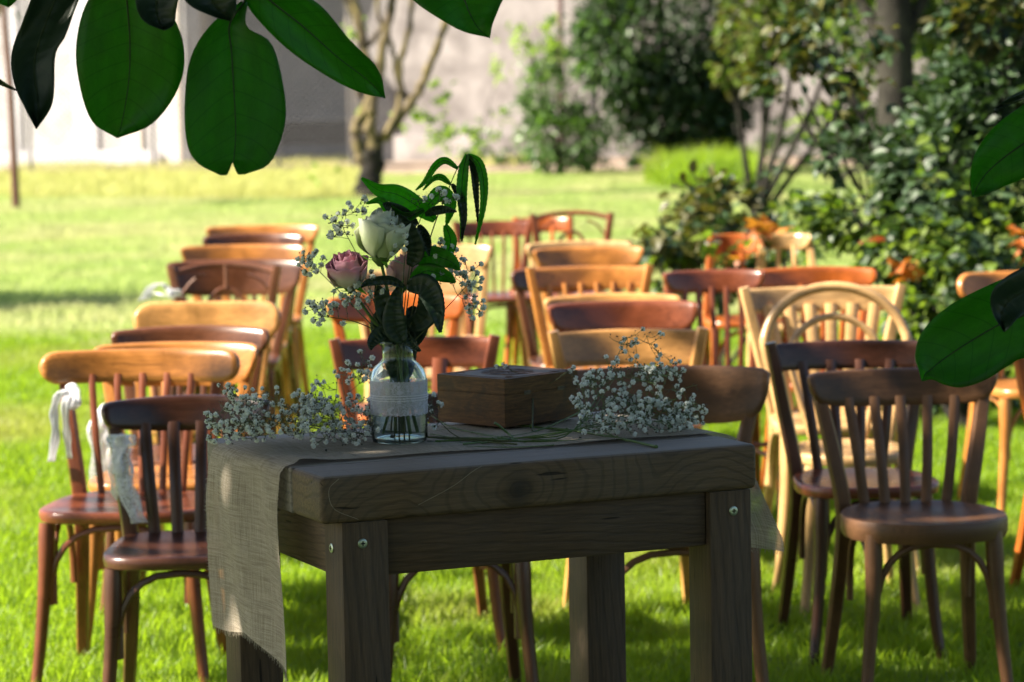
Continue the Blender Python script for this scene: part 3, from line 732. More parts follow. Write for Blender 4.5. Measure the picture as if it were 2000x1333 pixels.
shrub('hedge', 'dark shaded ivy and weeds along the foot of the garden wall', 'hedge', (gx(1450, 47), 47, 0),
      [B(x_, 300 + 6 * math.sin(x_), 60, 22, 47 + math.sin(x_) * .4, 230, [0, 0, 1]) for x_ in (1190, 1290, 1400, 1500, 1600, 1700)] + [B(1560, 250, 60, 40, 47.5, 200, [0]), B(1000, 305, 60, 14, 48, 120, [1, 0])], [M_yew, M_laurel], .13, .07, stemr=.01)
shrub('hedge', 'sunlit low hedge of small leaves far back behind the right hand shrub', 'hedge', (gx(1620, 40), 40, 0),
      [B(1600, 240, 60, 30, 40, 300, [1, 0]), B(1720, 270, 90, 50, 38, 600, [0]), B(1860, 280, 120, 60, 36, 700, [0, 1])], [M_yew, M_lime], .12, .07)

# individual leaf helper for the near shrubs
def leaf_mesh(name, mat, L=.06, W=.038):
    m = MB(); leaf_local(m, Vector((0, 0, 0)), Vector((0, 1, -.1)), Vector((0, 0, 1)), L, W, .3, .35)
    me = bpy.data.meshes.new(name); me.from_pydata(m.v, [], m.f); me.materials.append(mat); return me
def lobed(name, mat, L=.07):
    m = MB(); vs = [(0, 0, 0)]; n = 15
    for i in range(n):
        a = R(-130 + 260 * i / (n-1)) + R(90); r = L * (.62 + .38 * (i % 2 == 1)) * (1 if 2 < i < 12 else .8)
        vs.append((r * math.cos(a), r * math.sin(a) , .012 * math.sin(3*a) - .1 * r))
    m.add(vs, [(0, i, i+1) for i in range(1, n)])
    me = bpy.data.meshes.new(name); me.from_pydata(m.v, [], m.f); me.materials.append(mat); return me
LM = {'g': leaf_mesh('leaf', M_shrub), 'y': leaf_mesh('leaf', M_shrub_y), 'o': leaf_mesh('leaf', M_olive), 'r': leaf_mesh('leaf', M_red), 'O': lobed('leaf', M_orange), 'G': lobed('leaf', M_shrub_y, .06)}
def near_leaves(root, blobs):
    b0 = Vector(root.location)
    for (px, py, rx, ry, D, k, keys, s) in blobs:
        c, r = blob(px, py, rx, ry, D)
        for _ in range(k):
            v = rvec(); p = Vector((c.x + v.x*r[0], c.y + v.y*r[1] - r[1]*.5, c.z + v.z*r[2])) - b0
            inst('leaf', LM[random.choice(keys)], p, (ru(-.9, .9), ru(-.8, .8), ru(0, 6.28)), s * ru(.7, 1.25), root)
rs = shrub('shrub', 'large shrub of small glossy grey green leaves filling the right side', 'shrub', (gx(1900, 11.5), 11.6, 0),
      [B(1850, 330, 130, 130, 11.8, 1300, [0]), B(1940, 200, 130, 120, 12, 1200, [0]), B(1930, 480, 140, 110, 11.6, 1300, [0, 1]), B(1790, 470, 110, 90, 11.8, 800, [0, 1]), B(1700, 230, 110, 60, 12.2, 130, [0]),
       B(1960, 40, 130, 80, 12, 700, [0, 2]), B(1680, 430, 90, 60, 12, 380, [0, 1]), B(1860, 620, 120, 80, 11.6, 700, [0, 1]), B(1640, 300, 70, 60, 12.2, 110, [0]), B(1990, 640, 120, 150, 12.4, 900, [0, 1]), B(1870, 790, 90, 90, 12.2, 500, [0, 1]), B(1560, 150, 110, 60, 12.4, 200, [0, 2]), B(1620, 60, 130, 55, 12.4, 260, [0, 2]), B(1880, 230, 100, 110, 13.2, 900, [0])],
      [M_shrub, M_shrub_y, M_olive], .066, .042, stemr=.02)
near_leaves(rs, [(1850, 330, 120, 140, 11.3, 70, 'gggy', 1.05), (1780, 470, 110, 80, 11.3, 60, 'ggyy', 1.0), (1930, 500, 90, 70, 11.2, 35, 'ggy', 1.0), (1670, 150, 80, 60, 11.6, 24, 'go', 1.0), (1780, 270, 70, 50, 11.5, 25, 'g', 1.1),
                 (1760, 520, 40, 25, 11.2, 6, 'O', .8), (1700, 470, 20, 30, 11.2, 4, 'r', 1), (1990, 470, 25, 40, 11.1, 8, 'Oo', .9), (1640, 180, 60, 60, 11.7, 14, 'goy', 1)])
bs = shrub('shrub', 'low bronze and olive leaved bush rising between the chairs', 'shrub', (gx(1400, 13.6), 13.6, 0),
      [B(1385, 400, 85, 70, 13.7, 620, [2, 2, 0]), B(1330, 470, 80, 40, 13.5, 320, [2, 0, 1]), B(1450, 470, 90, 50, 13.7, 420, [1, 0, 2]), B(1560, 450, 70, 60, 13.5, 330, [0, 1]), B(1275, 480, 40, 22, 13.4, 90, [2, 0]), B(1400, 520, 130, 70, 13.9, 500, [2, 0, 1])],
      [M_shrub, M_shrub_y, M_olive], .065, .042, stemr=.012)
near_leaves(bs, [(1380, 390, 60, 45, 13.2, 32, 'oog', 1.15), (1310, 460, 75, 35, 13.1, 34, 'ogo', 1.15), (1440, 470, 80, 40, 13.1, 30, 'gyo', 1.15), (1560, 440, 70, 60, 13.0, 30, 'gyg', 1.15), (1500, 440, 50, 22, 12.0, 5, 'O', 1.0),
                 (1430, 500, 50, 22, 12.8, 6, 'O', 1.0), (1450, 480, 90, 35, 12.0, 30, 'oogy', 1.2), (1385, 400, 55, 45, 12.1, 20, 'oog', 1.2), (1290, 470, 50, 26, 12.2, 18, 'oog', 1.2), (1585, 470, 20, 60, 12.9, 10, 'GyG', 1.3), (1510, 330, 30, 30, 13.2, 9, 'go', .9), (1570, 380, 14, 25, 13.1, 4, 'g', 1.2)])
# a tree out to the left whose shadow crosses the lawn
shrub('tree', 'round headed tree off to the left whose shade crosses the lawn', 'tree', (-12.5, 18.4, 0),
      [(Vector((-14, 18.2, 6.2)), (3.4, 1.1, 2.0), 1600, [0]), (Vector((-11.2, 18.6, 6.2)), (1.6, .9, 1.2), 500, [0])], [M_crown], .35, .22, stemr=.16)
shrub('tree', 'tall tree off to the right behind the shrubs', 'tree', (11.5, 33, 0),
      [(Vector((11.5, 33, 4.5)), (3.2, 3, 3.0), 2600, [0])], [M_crown], .35, .22, stemr=.16)

# ------------------------------------------------------------------ chairs
def sec_loop(cx, cy, cz, ht_, th, nrm=(0, 1), lean=0, n=12, ex=.45):
    """closed rounded section in the plane spanned by z and the horizontal normal nrm"""
    o = []
    for j in range(n):
        a = 2 * math.pi * (j + .5) / n; c, s_ = math.cos(a), math.sin(a)
        c = math.copysign(abs(c) ** ex, c); s_ = math.copysign(abs(s_) ** ex, s_)
        dz = s_ * ht_; dn = c * th + dz * lean
        o.append((cx + nrm[0] * dn, cy + nrm[1] * dn, cz + dz))
    return o
def crest_mesh(a, zc, hc, y0, style, sag=.045, th=.0125, lean=.22, arch=0.0):
    m = MB(); secs = []; n = 26
    for i in range(n + 1):
        t = -math.cos(math.pi * i / n); au = abs(t)
        if style == 'pill':
            c = hc / 2 / a; e = max(0, (au - (1 - c)) / c); hh = hc / 2 * math.sqrt(max(.0004, 1 - e * e * .999)); zo = 0
        elif style == 'board':
            c = .03 / a; e = max(0, (au - (1 - c)) / c); hh = hc / 2 * (1 - .28 * au ** 5) * math.sqrt(max(.002, 1 - e*e*.9)); zo = (hc / 2 - hh) * .7
        elif style == 'taper':
            c = .018 / a; e = max(0, (au - (1 - c)) / c); hh = hc / 2 * (1 - .30 * au ** 2) * math.sqrt(max(.004, 1 - e*e*.85)); zo = (hc/2 - hh) * .3
        else:
            hh = hc / 2 * (1 - .06 * au); zo = 0
        x = a * t; y = y0 - sag * t * t; dy = 2 * sag * t / a
        nrm = Vector((dy, 1)).normalized()
        secs.append(sec_loop(x, y, zc + zo + arch * (1 - t*t), hh, th * (1 if hh > hc*.2 else .6), (nrm.x, nrm.y), lean))
    m.loft(secs); return m
def seat_outline(sw, sd, n=36, ex=.55, back=.82):
    o = []
    for j in range(n):
        a = 2 * math.pi * j / n; c, s_ = math.cos(a), math.sin(a)
        x = math.copysign(abs(c) ** ex, c) * sw / 2; y = math.copysign(abs(s_) ** ex, s_) * sd / 2
        x *= 1 - (1 - back) * (y / sd + .5); o.append((x, y))
    return o
class P: pass
def chair(name, cx, ytop, D, wpx, yaw, style, col, label, nsl=5, hc=.085, round_seat=.55, group='bistro chairs set out in rows', hoops=True, seat_col=None, slat_w=.009, rail=False, sw=None, seat_rim=0, sag=.045, lowrail=False, spindle=False, leg_col=None):
    sag = sag * 1.5
    p = pt(cx, ytop, D); ht = p.z; wd = wpx / FPX * D / max(.6, math.cos(R(yaw))); a = wd / 2
    W = CW[leg_col or col]; WC = CW[col]; WS = CW[seat_col or col]
    rz = R(yaw); off = Vector((-math.sin(rz) * .25, math.cos(rz) * .25, 0))
    root = empty(name, (p.x - off.x, p.y - off.y, 0), rz)
    tag(root, label, 'chair', group)
    SZ = .455; sw = sw or min(.43, max(.37, wd * .92)); sd = .40
    ol = seat_outline(sw, sd, ex=round_seat)
    # seat
    m = MB(); prof = [(.93, SZ - .030), (.985, SZ - .026), (1.0, SZ - .014), (.992, SZ - .003), (.97, SZ), (.85, SZ - .002), (.5, SZ - .007), (.15, SZ - .008)]
    if seat_rim: prof = [(.93, SZ - .048), (.98, SZ - .046), (1.0, SZ - .036), (1.0, SZ - .008), (.985, SZ), (.93, SZ), (.85, SZ - .004), (.5, SZ - .008), (.15, SZ - .009)]
    m.loft([[(x * k, y * k, z) for x, y in ol] for k, z in prof]); m.build('seat', WS['y'], root, ang=50)
    # front legs
    lx, ly = (sw * .35, sd * .36) if round_seat > .7 else (sw * .42, sd * .40)
    for s_ in (-1, 1):
        m = MB(); q = bez([(s_*lx*.95, -ly*.92, SZ - .03), (s_*lx*.98, -ly, .30), (s_*(lx + .012), -ly - .015, .12), (s_*(lx + .028), -ly - .035, -.012)], 4)
        n = len(q); m.tube(q, [.019 - .006 * i / (n-1) + .003 * math.exp(-((i - 2) / 2.) ** 2) for i in range(n)], 10); m.build('leg', W['z'], root)
    # rear posts
    topz = ht - (hc * .35 if style in ('pill', 'board', 'taper') else 0)
    if style == 'hoop': topz = SZ
    px_ = a * (.80 if style == 'pill' else .90 if style in ('board', 'taper') else .96)
    ytop_ = .25 + (.018 if style in ('pill', 'board', 'taper') else 0) - .045 * (px_ / a) ** 2 * (sag / .045)
    bx = sw * .36
    if style != 'hoop':
        for s_ in (-1, 1):
            m = MB(); q = bez([(s_*(bx + .03), .275, -.012), (s_*(bx + .01), .215, .22), (s_*bx, .172, SZ - .03), (s_*(bx + (px_ - bx) * .45), .185, SZ + (topz - SZ) * .45), (s_*px_, ytop_, topz)], 4)
            n = len(q); m.tube(q, [.0135 + .006 * math.sin(math.pi * min(1, i / (n-1) * .9)) for i in range(n)], 10, sq=.7); m.build('leg', W['z'], root)
    zc = ht - hc / 2
    if style in ('pill', 'board', 'taper'):
        crest_mesh(a, zc, hc, .25, style, sag).build('crest_rail', WC['x'], root, ang=60)
    elif style == 'rail':
        crest_mesh(a * .95, zc - .004, hc, .25, 'rail', sag * .8, .009).build('crest_rail', WC['x'], root, ang=60)
    elif style == 'arch':
        m = MB(); q = bez([(-a, .25 - sag, ht - .03), (-a*.5, .25 - sag*.3, ht - .006), (0, .25, ht), (a*.5, .25 - sag*.3, ht - .006), (a, .25 - sag, ht - .03)], 6)
        m.tube(q, .012, 8, sq=.4); m.build('top_rail', W['x'], root)
        m = MB(); hw, hh = a * .42, (ht - SZ) * .80
        q = [(-hw*.8, .19, SZ + .0)] + [(-hw * math.cos(t) , .20 + .03 * math.sin(t), SZ + hh*.45 + hh * .5 * math.sin(t)) for t in [math.pi * i / 14 for i in range(15)]] + [(hw*.8, .19, SZ)]
        m.tube(q, .009, 8); m.build('inner_hoop', W['z'], root)
        m = MB(); m.tube([(0, .23, ht), (0, .225, SZ + hh*.95)], .007, 6); m.build('spacer', W['z'], root)
        for s_ in (-1, 1):
            m = MB(); m.tube(bez([(s_*a*.9, .235, ht - .13), (s_*a*.62, .235, ht - .06), (s_*a*.38, .235, ht - .035)], 4), .006, 6); m.build('brace', W['z'], root)
    elif style == 'hoop':
        hh = ht - SZ
        for k, (ka, kh, r_) in enumerate(((1.0, 1.0, .0145), (.66, .80, .010))):
            aa, zz = a * ka, SZ + hh * kh; bot = bx * (1.05 if k == 0 else .5)
            q = [(-bot, .172, .43), (-(bot*.4 + aa*.6), .19, SZ + (zz-SZ)*.35)] + [(-aa * math.cos(t), .20 + .05 * math.sin(t), SZ + (zz-SZ)*.62 + (zz-SZ) * .38 * math.sin(t)) for t in [math.pi * i / 14 for i in range(15)]] + [((bot*.4 + aa*.6), .19, SZ + (zz-SZ)*.35), (bot, .172, .43)]
            q = bez(q, 3); m = MB(); m.tube(q, r_, 10); m.build('bent_hoop' if k == 0 else 'inner_hoop', W['x'], root)
        for s_ in (-1, 1):
            m = MB(); q = bez([(s_*(bx + .035), .285, -.012), (s_*(bx + .01), .215, .22), (s_*bx*1.05, .172, .44)], 5); m.tube(q, [.012 + .003 * i / 10 for i in range(11)], 10); m.build('leg', W['z'], root)
    z1 = zc - hc * .35
    z0 = SZ - .01
    if lowrail:
        z0 = SZ + .07; m = crest_mesh(bx + .01, z0, .028, .185, 'rail', .01, .007, .1); m.build('lower_rail', W['x'], root)
    for k in range(nsl):
        u = (k + 1) / (nsl + 1) * 2 - 1
        xb, xt = bx * u * .98, px_ * u * .95; yb = .176 if not lowrail else .185; yt = .25 - sag * (xt / a) ** 2 - hc * .18
        m = MB(); q = bez([(xb, yb, z0), ((xb + xt)/2, (yb + yt)/2 - .012, (z0 + z1)/2), (xt, yt, z1 + .01)], 4)
        if spindle: m.tube(q, .007, 8)
        else: m.tube(q, slat_w, 8, sq=.8, asp=.45)
        m.build('slat', W['z'], root)
    if hoops:
        zt = SZ - .042 - seat_rim * .012
        for k in range(3):
            m = MB(); q = []
            for i in range(13):
                t = math.pi * i / 12; c, s_ = math.cos(t), math.sin(t); c2 = math.copysign(abs(c) ** .75, c)
                z = .225 + (zt - .225) * (abs(s_) ** .8)
                if k == 0: q.append((-lx * .93 * c2, -ly + .005, z))
                else:
                    sx = -1 if k == 1 else 1
                    q.append((sx * (lx * .97 - (lx - bx) * (.5 - .5 * c2 * -1) * .6), -ly * c2 * -1 * -1 * .93 + (.012 if c2 < 0 else 0), z))
            m.tube(q, .0085, 7); m.build('brace_hoop', W['x'], root)
    else:
        for (a_, b_, z) in (((-lx, -ly), (lx, -ly), .26), ((-lx, -ly), (-bx, .2), .2), ((lx, -ly), (bx, .2), .2)):
            m = MB(); m.tube([(a_[0], a_[1], z), (b_[0], b_[1], z)], .009, 7); m.build('stretcher', W['x'], root)
    return root
G1 = 'chairs in the left hand column'; G2 = 'chairs in the column behind the vase'; G3 = 'chairs in the column right of the box'; G4 = 'chairs on the right hand side'
ch = chair
L0c = ch('bistro_chair', 366, 772, 6.58, 322, 3, 'taper', 'dark', 'dark brown slatted chair nearest the left end of the table, lace on its left post', 4, .082, group=G1, slat_w=.014, seat_rim=0, round_seat=.5)
L1c = ch('bistro_chair', 280, 682, 7.25, 390, -3, 'pill', 'honey', 'honey chair with a long rounded crest rail and hanging white ribbon, leftmost', 5, .083, group=G1, sw=.44, seat_col='red', leg_col='red')
ch('bistro_chair', 350, 668, 7.75, 318, -3, 'board', 'honey', 'golden chair directly behind the one with the long rounded crest rail', 4, .12, group=G1)
ch('bistro_chair', 377, 636, 8.2, 305, -3, 'taper', 'brown', 'mid brown chair, third behind the leftmost rounded crest rail', 4, .09, group=G1)
ch('bistro_chair', 407, 589, 9.0, 288, -3, 'pill', 'gold', 'light golden chair with a plain rounded board back before the brown arched one', 0, .12, group=G1, sag=.03)
ch('bistro_chair', 442, 517, 10.6, 216, -2, 'arch', 'brown', 'dark brown bentwood chair with an arched top and small inner hoop, left column', 0, .03, group=G1)
ch('bistro_chair', 462, 507, 11.0, 262, -3, 'board', 'brown', 'brown board backed chair right behind the arched one in the left column', 0, .14, group=G1)
ch('bistro_chair', 478, 478, 11.6, 240, -3, 'board', 'honey', 'golden orange chair, third from the far end of the left column', 0, .10, group=G1)
ch('bistro_chair', 498, 456, 12.3, 195, -3, 'taper', 'brown', 'brown chair tucked before the farthest golden one, left column', 3, .08, group=G1)
ch('bistro_chair', 516, 440, 12.9, 218, -3, 'board', 'honey', 'farthest golden chair of the left column, nearest the lawn', 3, .09, group=G1)
# behind the vase
ch('bistro_chair', 868, 768, 6.72, 300, 4, 'taper', 'dark', 'dark chair directly behind the table, its arched leg braces seen under the top', 4, .07, group=G2)
ch('bistro_chair', 808, 655, 7.65, 325, 4, 'rail', 'red', 'reddish brown chair whose crest rail shows either side of the vase neck', 2, .085, group=G2, slat_w=.02)
ch('bistro_chair', 772, 572, 9.2, 265, 4, 'taper', 'orange', 'orange red chair half hidden behind the lower bouquet', 3, .10, group=G2)
ch('bistro_chair', 800, 527, 10.4, 232, 4, 'board', 'cream', 'pale chair behind the orange red one, mostly hidden by the roses', 3, .10, group=G2, lowrail=True)
ch('bistro_chair', 868, 478, 11.6, 178, 4, 'board', 'cream', 'bright cream board backed chair at the right edge of the bouquet', 3, .11, group=G2)
ch('bistro_chair', 960, 430, 14.0, 152, 6, 'rail', 'red', 'reddish slat backed chair in the farthest row, left of the arched one', 5, .08, group=G2, spindle=True)
# right of the box
ch('bistro_chair', 1287, 716, 6.75, 418, 2, 'board', 'umber', 'brown chair with a very broad curved crest rail behind the right end of the table', 0, .138, group=G3, sw=.42)
ch('bistro_chair', 1220, 640, 7.8, 304, 5, 'rail', 'gold', 'pale golden chair with a broad bright crest directly behind the baby breath', 0, .10, group=G3, sag=.05)
ch('bistro_chair', 1212, 588, 8.8, 292, 5, 'board', 'red', 'reddish brown broad backed chair behind the pale golden one', 0, .10, group=G3)
ch('bistro_chair', 1192, 573, 9.4, 265, 5, 'taper', 'gold', 'golden chair whose top edge alone shows over the reddish broad back', 2, .08, group=G3)
ch('bistro_chair', 1148, 518, 10.3, 244, 5, 'rail', 'honey', 'golden chair with a row of short slats, middle of its column', 6, .085, group=G3)
ch('bistro_chair', 1105, 520, 10.7, 222, 8, 'taper', 'brown', 'brown backed chair standing left behind the golden short slatted one', 0, .10, group=G3)
ch('bistro_chair', 1146, 482, 11.5, 212, 5, 'board', 'honey', 'honey board backed chair in front of the small orange and far arched chairs', 0, .09, group=G3)
ch('bistro_chair', 1128, 470, 12.2, 205, 5, 'taper', 'cream', 'pale chair peeping over the honey board backed one near the far row', 3, .08, group=G3)
ch('bistro_chair', 1062, 423, 14.3, 110, -4, 'rail', 'orange', 'small orange chair seen through the left of the far arched one', 2, .075, group=G3, sw=.37)
ch('bistro_chair', 1115, 416, 14.0, 160, 3, 'arch', 'red', 'farthest bentwood chair with an arched top and inner hoop', 0, .03, group=G3)
# right side
ch('bistro_chair', 1755, 720, 6.85, 370, 4, 'board', 'umber', 'grey brown slat backed chair with a round seat in front at the right', 5, .088, round_seat=.9, group=G4, slat_w=.0125, sw=.42, seat_rim=1, sag=.035)
ch('bistro_chair', 1648, 662, 7.45, 318, 4, 'rail', 'dark', 'dark varnished chair just behind the round seated slatted one', 4, .075, round_seat=.75, group=G4, seat_col='red', slat_w=.0125)
ch('bistro_chair', 1626, 560, 8.05, 278, 3, 'hoop', 'cream', 'blond bentwood chair with two nested hoops for a back', 0, .03, round_seat=.9, group=G4)
ch('bistro_chair', 1600, 556, 8.75, 322, 4, 'rail', 'cream', 'pale slatted chair seen through the double hooped back', 6, .08, group=G4, slat_w=.018)
ch('bistro_chair', 1583, 521, 9.9, 245, 4, 'taper', 'orange', 'shiny orange brown chair at the foot of the large shrub', 4, .08, group=G4)
ch('bistro_chair', 1388, 527, 9.8, 196, 6, 'board', 'red', 'dark red chair with slim slats between the two right hand columns', 5, .08, group=G4, hoops=False)
ch('bistro_chair', 1965, 530, 9.6, 216, 10, 'pill', 'honey', 'honey chair at the right edge beneath the shrub', 2, .10, group=G4)
ch('bistro_chair', 2095, 612, 8.0, 300, 14, 'rail', 'orange', 'orange chair cut by the right edge of the picture, seat lit', 3, .07, group=G4, hoops=False, lowrail=True)
ch('bistro_chair', 2160, 690, 7.45, 250, 20, 'taper', 'red', 'red brown chair at the right edge nearer than the orange one', 4, .07, group=G4, hoops=False)
ch('bistro_chair', 1432, 455, 12.4, 95, 5, 'rail', 'orange', 'orange chair back with an opening, showing through the bronze bush', 2, .10, group=G4, sw=.37)
ch('bistro_chair', 1535, 456, 12.2, 100, -5, 'board', 'cream', 'bright cream chair back half buried in the bush leaves', 2, .07, group=G4, sw=.37)

# ribbons
def strip(name, path, wid, mat, label, cat, side=Vector((1, 0, 0)), tw=0, root=None, wv=.0018):
    q = bez(path, 7); rows = []; n = len(q)
    for i, p in enumerate(q):
        a = tw * i / n; sd = (side * math.cos(a) + Vector((0, 1, 0)) * math.sin(a)); wq = wid * (1 + .15 * math.sin(i * .9))
        rows.append([p + sd * wq * (j / 6 - .5) + Vector((0, 1, 0)) * wv * math.sin(j * 1.9 + i * .35) for j in range(7)])
    m = MB(); m.grid(rows); o = m.build(name, mat, root, ang=180)
    so_ = o.modifiers.new('thickness', 'SOLIDIFY'); so_.thickness = .0006
    if label: tag(o, label, cat)
    return o
def ribbon_thing(label, knot, strips, mat, cat='ribbon'):
    r_ = empty('ribbon', knot); k = Vector(knot)
    m = MB(); secs = []
    for i in range(7):
        t = math.pi * i / 6; rr = .014 * math.sin(t) + .001
        secs.append([(rr * math.cos(a) * 1.3 * ru(.8, 1.1), rr * math.sin(a), .018 * -math.cos(t)) for a in [2*math.pi*j/8 for j in range(8)]])
    m.loft(secs); m.build('knot', mat, r_)
    for (path, wd, nm, tw) in strips:
        strip(nm, [Vector(a) - k for a in path], wd, mat, None, None, tw=tw, root=r_)
    tag(r_, label, cat); return r_
D1 = 7.16
ribbon_thing('white ribbon tied on the left post of the leftmost honey chair', pt(142, 762, D1), [
    ([pt(142, 760, D1), pt(118, 768, D1 - .03), pt(106, 800, D1 - .02), pt(108, 850, D1 - .03), pt(100, 902, D1)], .022, 'tail', .6),
    ([pt(142, 762, D1), pt(128, 785, D1 - .04), pt(130, 840, D1 - .03), pt(136, 896, D1 - .02)], .020, 'tail', -.5),
    ([pt(144, 760, D1 - .02), pt(150, 785, D1 - .04), pt(140, 800, D1 - .03), pt(138, 770, D1 - .02)], .022, 'loop', .9)], M_ribbon)
D2 = 6.5
ribbon_thing('lace ribbon tied on the left post of the dark slatted chair', pt(238, 862, D2), [
    ([pt(238, 860, D2), pt(240, 905, D2 - .02), pt(250, 960, D2 - .03), pt(272, 1022, D2 - .03)], .040, 'tail', .3),
    ([pt(236, 862, D2), pt(226, 905, D2 - .03), pt(228, 955, D2 - .02), pt(246, 992, D2)], .030, 'tail', -.4),
    ([pt(238, 858, D2), pt(220, 850, D2 - .03), pt(216, 872, D2 - .04), pt(236, 874, D2 - .02)], .022, 'loop', .9),
    ([pt(238, 858, D2), pt(252, 850, D2 - .03), pt(258, 868, D2 - .04), pt(242, 874, D2 - .02)], .022, 'loop', .9)], M_lace)
D3 = 7.7
ribbon_thing('sheer white ribbon hanging on the golden chair behind the leftmost one', pt(208, 800, D3), [
    ([pt(208, 798, D3), pt(190, 830, D3 - .03), pt(196, 900, D3 - .02), pt(188, 975, D3)], .050, 'tail', .5),
    ([pt(208, 800, D3), pt(214, 850, D3 - .03), pt(205, 920, D3 - .02), pt(216, 965, D3)], .045, 'tail', -.4)], M_lace)
D4 = 10.5
ribbon_thing('small white bow on the left post of the arched brown chair', pt(338, 575, D4), [
    ([pt(338, 575, D4), pt(318, 556, D4 - .04), pt(300, 558, D4 - .02), pt(276, 588, D4)], .030, 'loop', .3),
    ([pt(338, 575, D4), pt(322, 578, D4 - .04), pt(300, 572, D4 - .02), pt(290, 584, D4)], .025, 'tail', -.5),
    ([pt(338, 575, D4), pt(345, 566, D4 - .03), pt(352, 580, D4 - .02)], .025, 'loop', .2)], M_ribbon)

# ------------------------------------------------------------------ the table
TZ = .87
FL = onz(626, 933, TZ); FR = onz(1479, 867, TZ); BLp = onz(443, 861, TZ)
th_ = math.atan2(FR.y - FL.y, FR.x - FL.x)
TW = (FR - FL).length; TDp = .565
print('TABLE theta %.1f W %.3f  FL %s FR %s ; side angle %.1f depth %.3f' % (math.degrees(th_), TW, FL[:], FR[:], math.degrees(math.atan2(BLp.y-FL.y, BLp.x-FL.x)) - 90, (BLp-FL).length))
tab = empty('wooden_table', (FL.x, FL.y, 0), th_)
tag(tab, 'small heavy timber table with weathered thick top and square legs in front', 'table')
def TW2(x, y, z):
    c, s_ = math.cos(th_), math.sin(th_); return Vector((FL.x + x * c - y * s_, FL.y + x * s_ + y * c, z))
def toT(p):
    c, s_ = math.cos(th_), math.sin(th_); dx, dy = p.x - FL.x, p.y - FL.y; return (dx * c + dy * s_, -dx * s_ + dy * c)
SL = .075
def board(lo, hi, mat):
    o = rbox('board', lo, hi, mat, tab, .0095 if lo[1] == 0 else .005, 4); return o
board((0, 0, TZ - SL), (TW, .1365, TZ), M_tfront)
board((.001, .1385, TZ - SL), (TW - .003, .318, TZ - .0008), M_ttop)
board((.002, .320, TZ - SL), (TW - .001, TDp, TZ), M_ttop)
lg = .078; zt = TZ - SL - .001; il = .036
ins = .008
for (x, y) in ((il, ins), (TW - ins - lg, ins), (il - .012, TDp - ins - lg), (TW - ins - lg, TDp - ins - lg)):
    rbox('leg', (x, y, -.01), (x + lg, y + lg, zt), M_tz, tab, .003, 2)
az0 = zt - .090
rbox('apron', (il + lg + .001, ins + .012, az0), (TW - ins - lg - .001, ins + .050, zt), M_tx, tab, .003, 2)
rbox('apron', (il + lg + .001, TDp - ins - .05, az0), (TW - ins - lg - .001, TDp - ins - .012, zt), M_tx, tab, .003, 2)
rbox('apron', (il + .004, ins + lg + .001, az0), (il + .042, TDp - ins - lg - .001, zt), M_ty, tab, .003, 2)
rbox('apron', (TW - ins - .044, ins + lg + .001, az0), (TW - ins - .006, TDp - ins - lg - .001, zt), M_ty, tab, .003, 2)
def screw(x, y, z, nrm):
    m = MB(); secs = []
    def e(r, d):
        o = []
        for j in range(20):
            a = 2 * math.pi * j / 20
            o.append((x + r*math.cos(a), y - d, z + r*math.sin(a)) if nrm == 'y' else (x - d, y - r*math.cos(a), z + r*math.sin(a)))
        return o
    m.loft([e(.0078, 0), e(.0078, .0012), e(.0066, .0022), e(.004, .0024)]); s1 = m.build('screw', M_screw, tab)
    m = MB()
    for k in range(2):
        w1, w2 = (.0036, .0009) if k == 0 else (.0009, .0036)
        if nrm == 'y': m.box((x - w1, y - .0030, z - w2), (x + w1, y - (.0022 if k else .0021), z + w2))
        else: m.box((x - .0030, y - w1, z - w2), (x - (.0022 if k else .0021), y + w1, z + w2))
    m.build('cross_slot', M_slot, s1)
screw(il + .034, ins, zt - .034, 'y'); screw(TW - ins - .034, ins, zt - .034, 'y'); screw(il, ins + .045, zt - .045, 'x')

# ------------------------------------------------------------------ burlap runner
RY0, RY1 = .150, .475
def runner():
    rows = []; uvs = []; nA = 26; nT = 60; nB = 26; nw = 30
    for i in range(nA + nT + nB + 1):
        row = []
        for j in range(nw + 1):
            v = j / nw; y = RY0 + (RY1 - RY0) * v
            LA = .318 + .030 * (1 - v) ** 4 + .006 * math.sin(v * 9); LB = .20 + .03 * v
            if i <= nA:
                t = 1 - i / nA  # 1 at the hem
                hd = t * LA
                bulge = .012 + .028 * (v ** 1.6) * math.sin(min(1, hd / .12) * math.pi / 2) * (1 - .5 * t) + .006 * math.sin(v * 11 + hd * 9)*min(1, hd/.08)
                if hd < .03:
                    a = hd / .03 * math.pi / 2; x = .012 - (bulge + .012) * math.sin(a); z = TZ + .004 - .018 * (1 - math.cos(a))
                else: x = -bulge; z = TZ + .004 - .018 - (hd - .03)
                yy = y + .012 * math.sin(hd * 14 + 1) * (1 - v) * min(1, hd / .1) - .02 * v * t * t
                s_ = -hd
            elif i <= nA + nT:
                t = (i - nA) / nT; x = .012 + (TW - .024) * t
                z = TZ + .004 + .0012 * math.sin(x * 21 + y * 13) + .0012 * math.sin(x * 9 - y * 31) + .004 * math.exp(-((x - .03 - .02*v) / .03) ** 2)
                yy = y + .010 * math.sin(x * 6.5 + .6) * (1 - v); s_ = x
            else:
                t = (i - nA - nT) / nB; hd = t * LB
                bulge = .030 + .05 * hd + .006 * math.sin(v * 12 + 1)
                if hd < .03:
                    a = hd / .03 * math.pi / 2; x = TW - .012 + (bulge + .012) * math.sin(a); z = TZ + .004 - .018 * (1 - math.cos(a))
                else: x = TW + bulge; z = TZ + .004 - .018 - (hd - .03)
                yy = y - (.16 - .08 * v) * min(1, hd / .18) * (1 - v * .6) + .004 ; s_ = TW + hd
            row.append((x, yy, z)); uvs.append((s_ + .4, v * (RY1 - RY0)))
        rows.append(row)
    m = MB(); m.grid(rows); m.uv = uvs; return m, rows
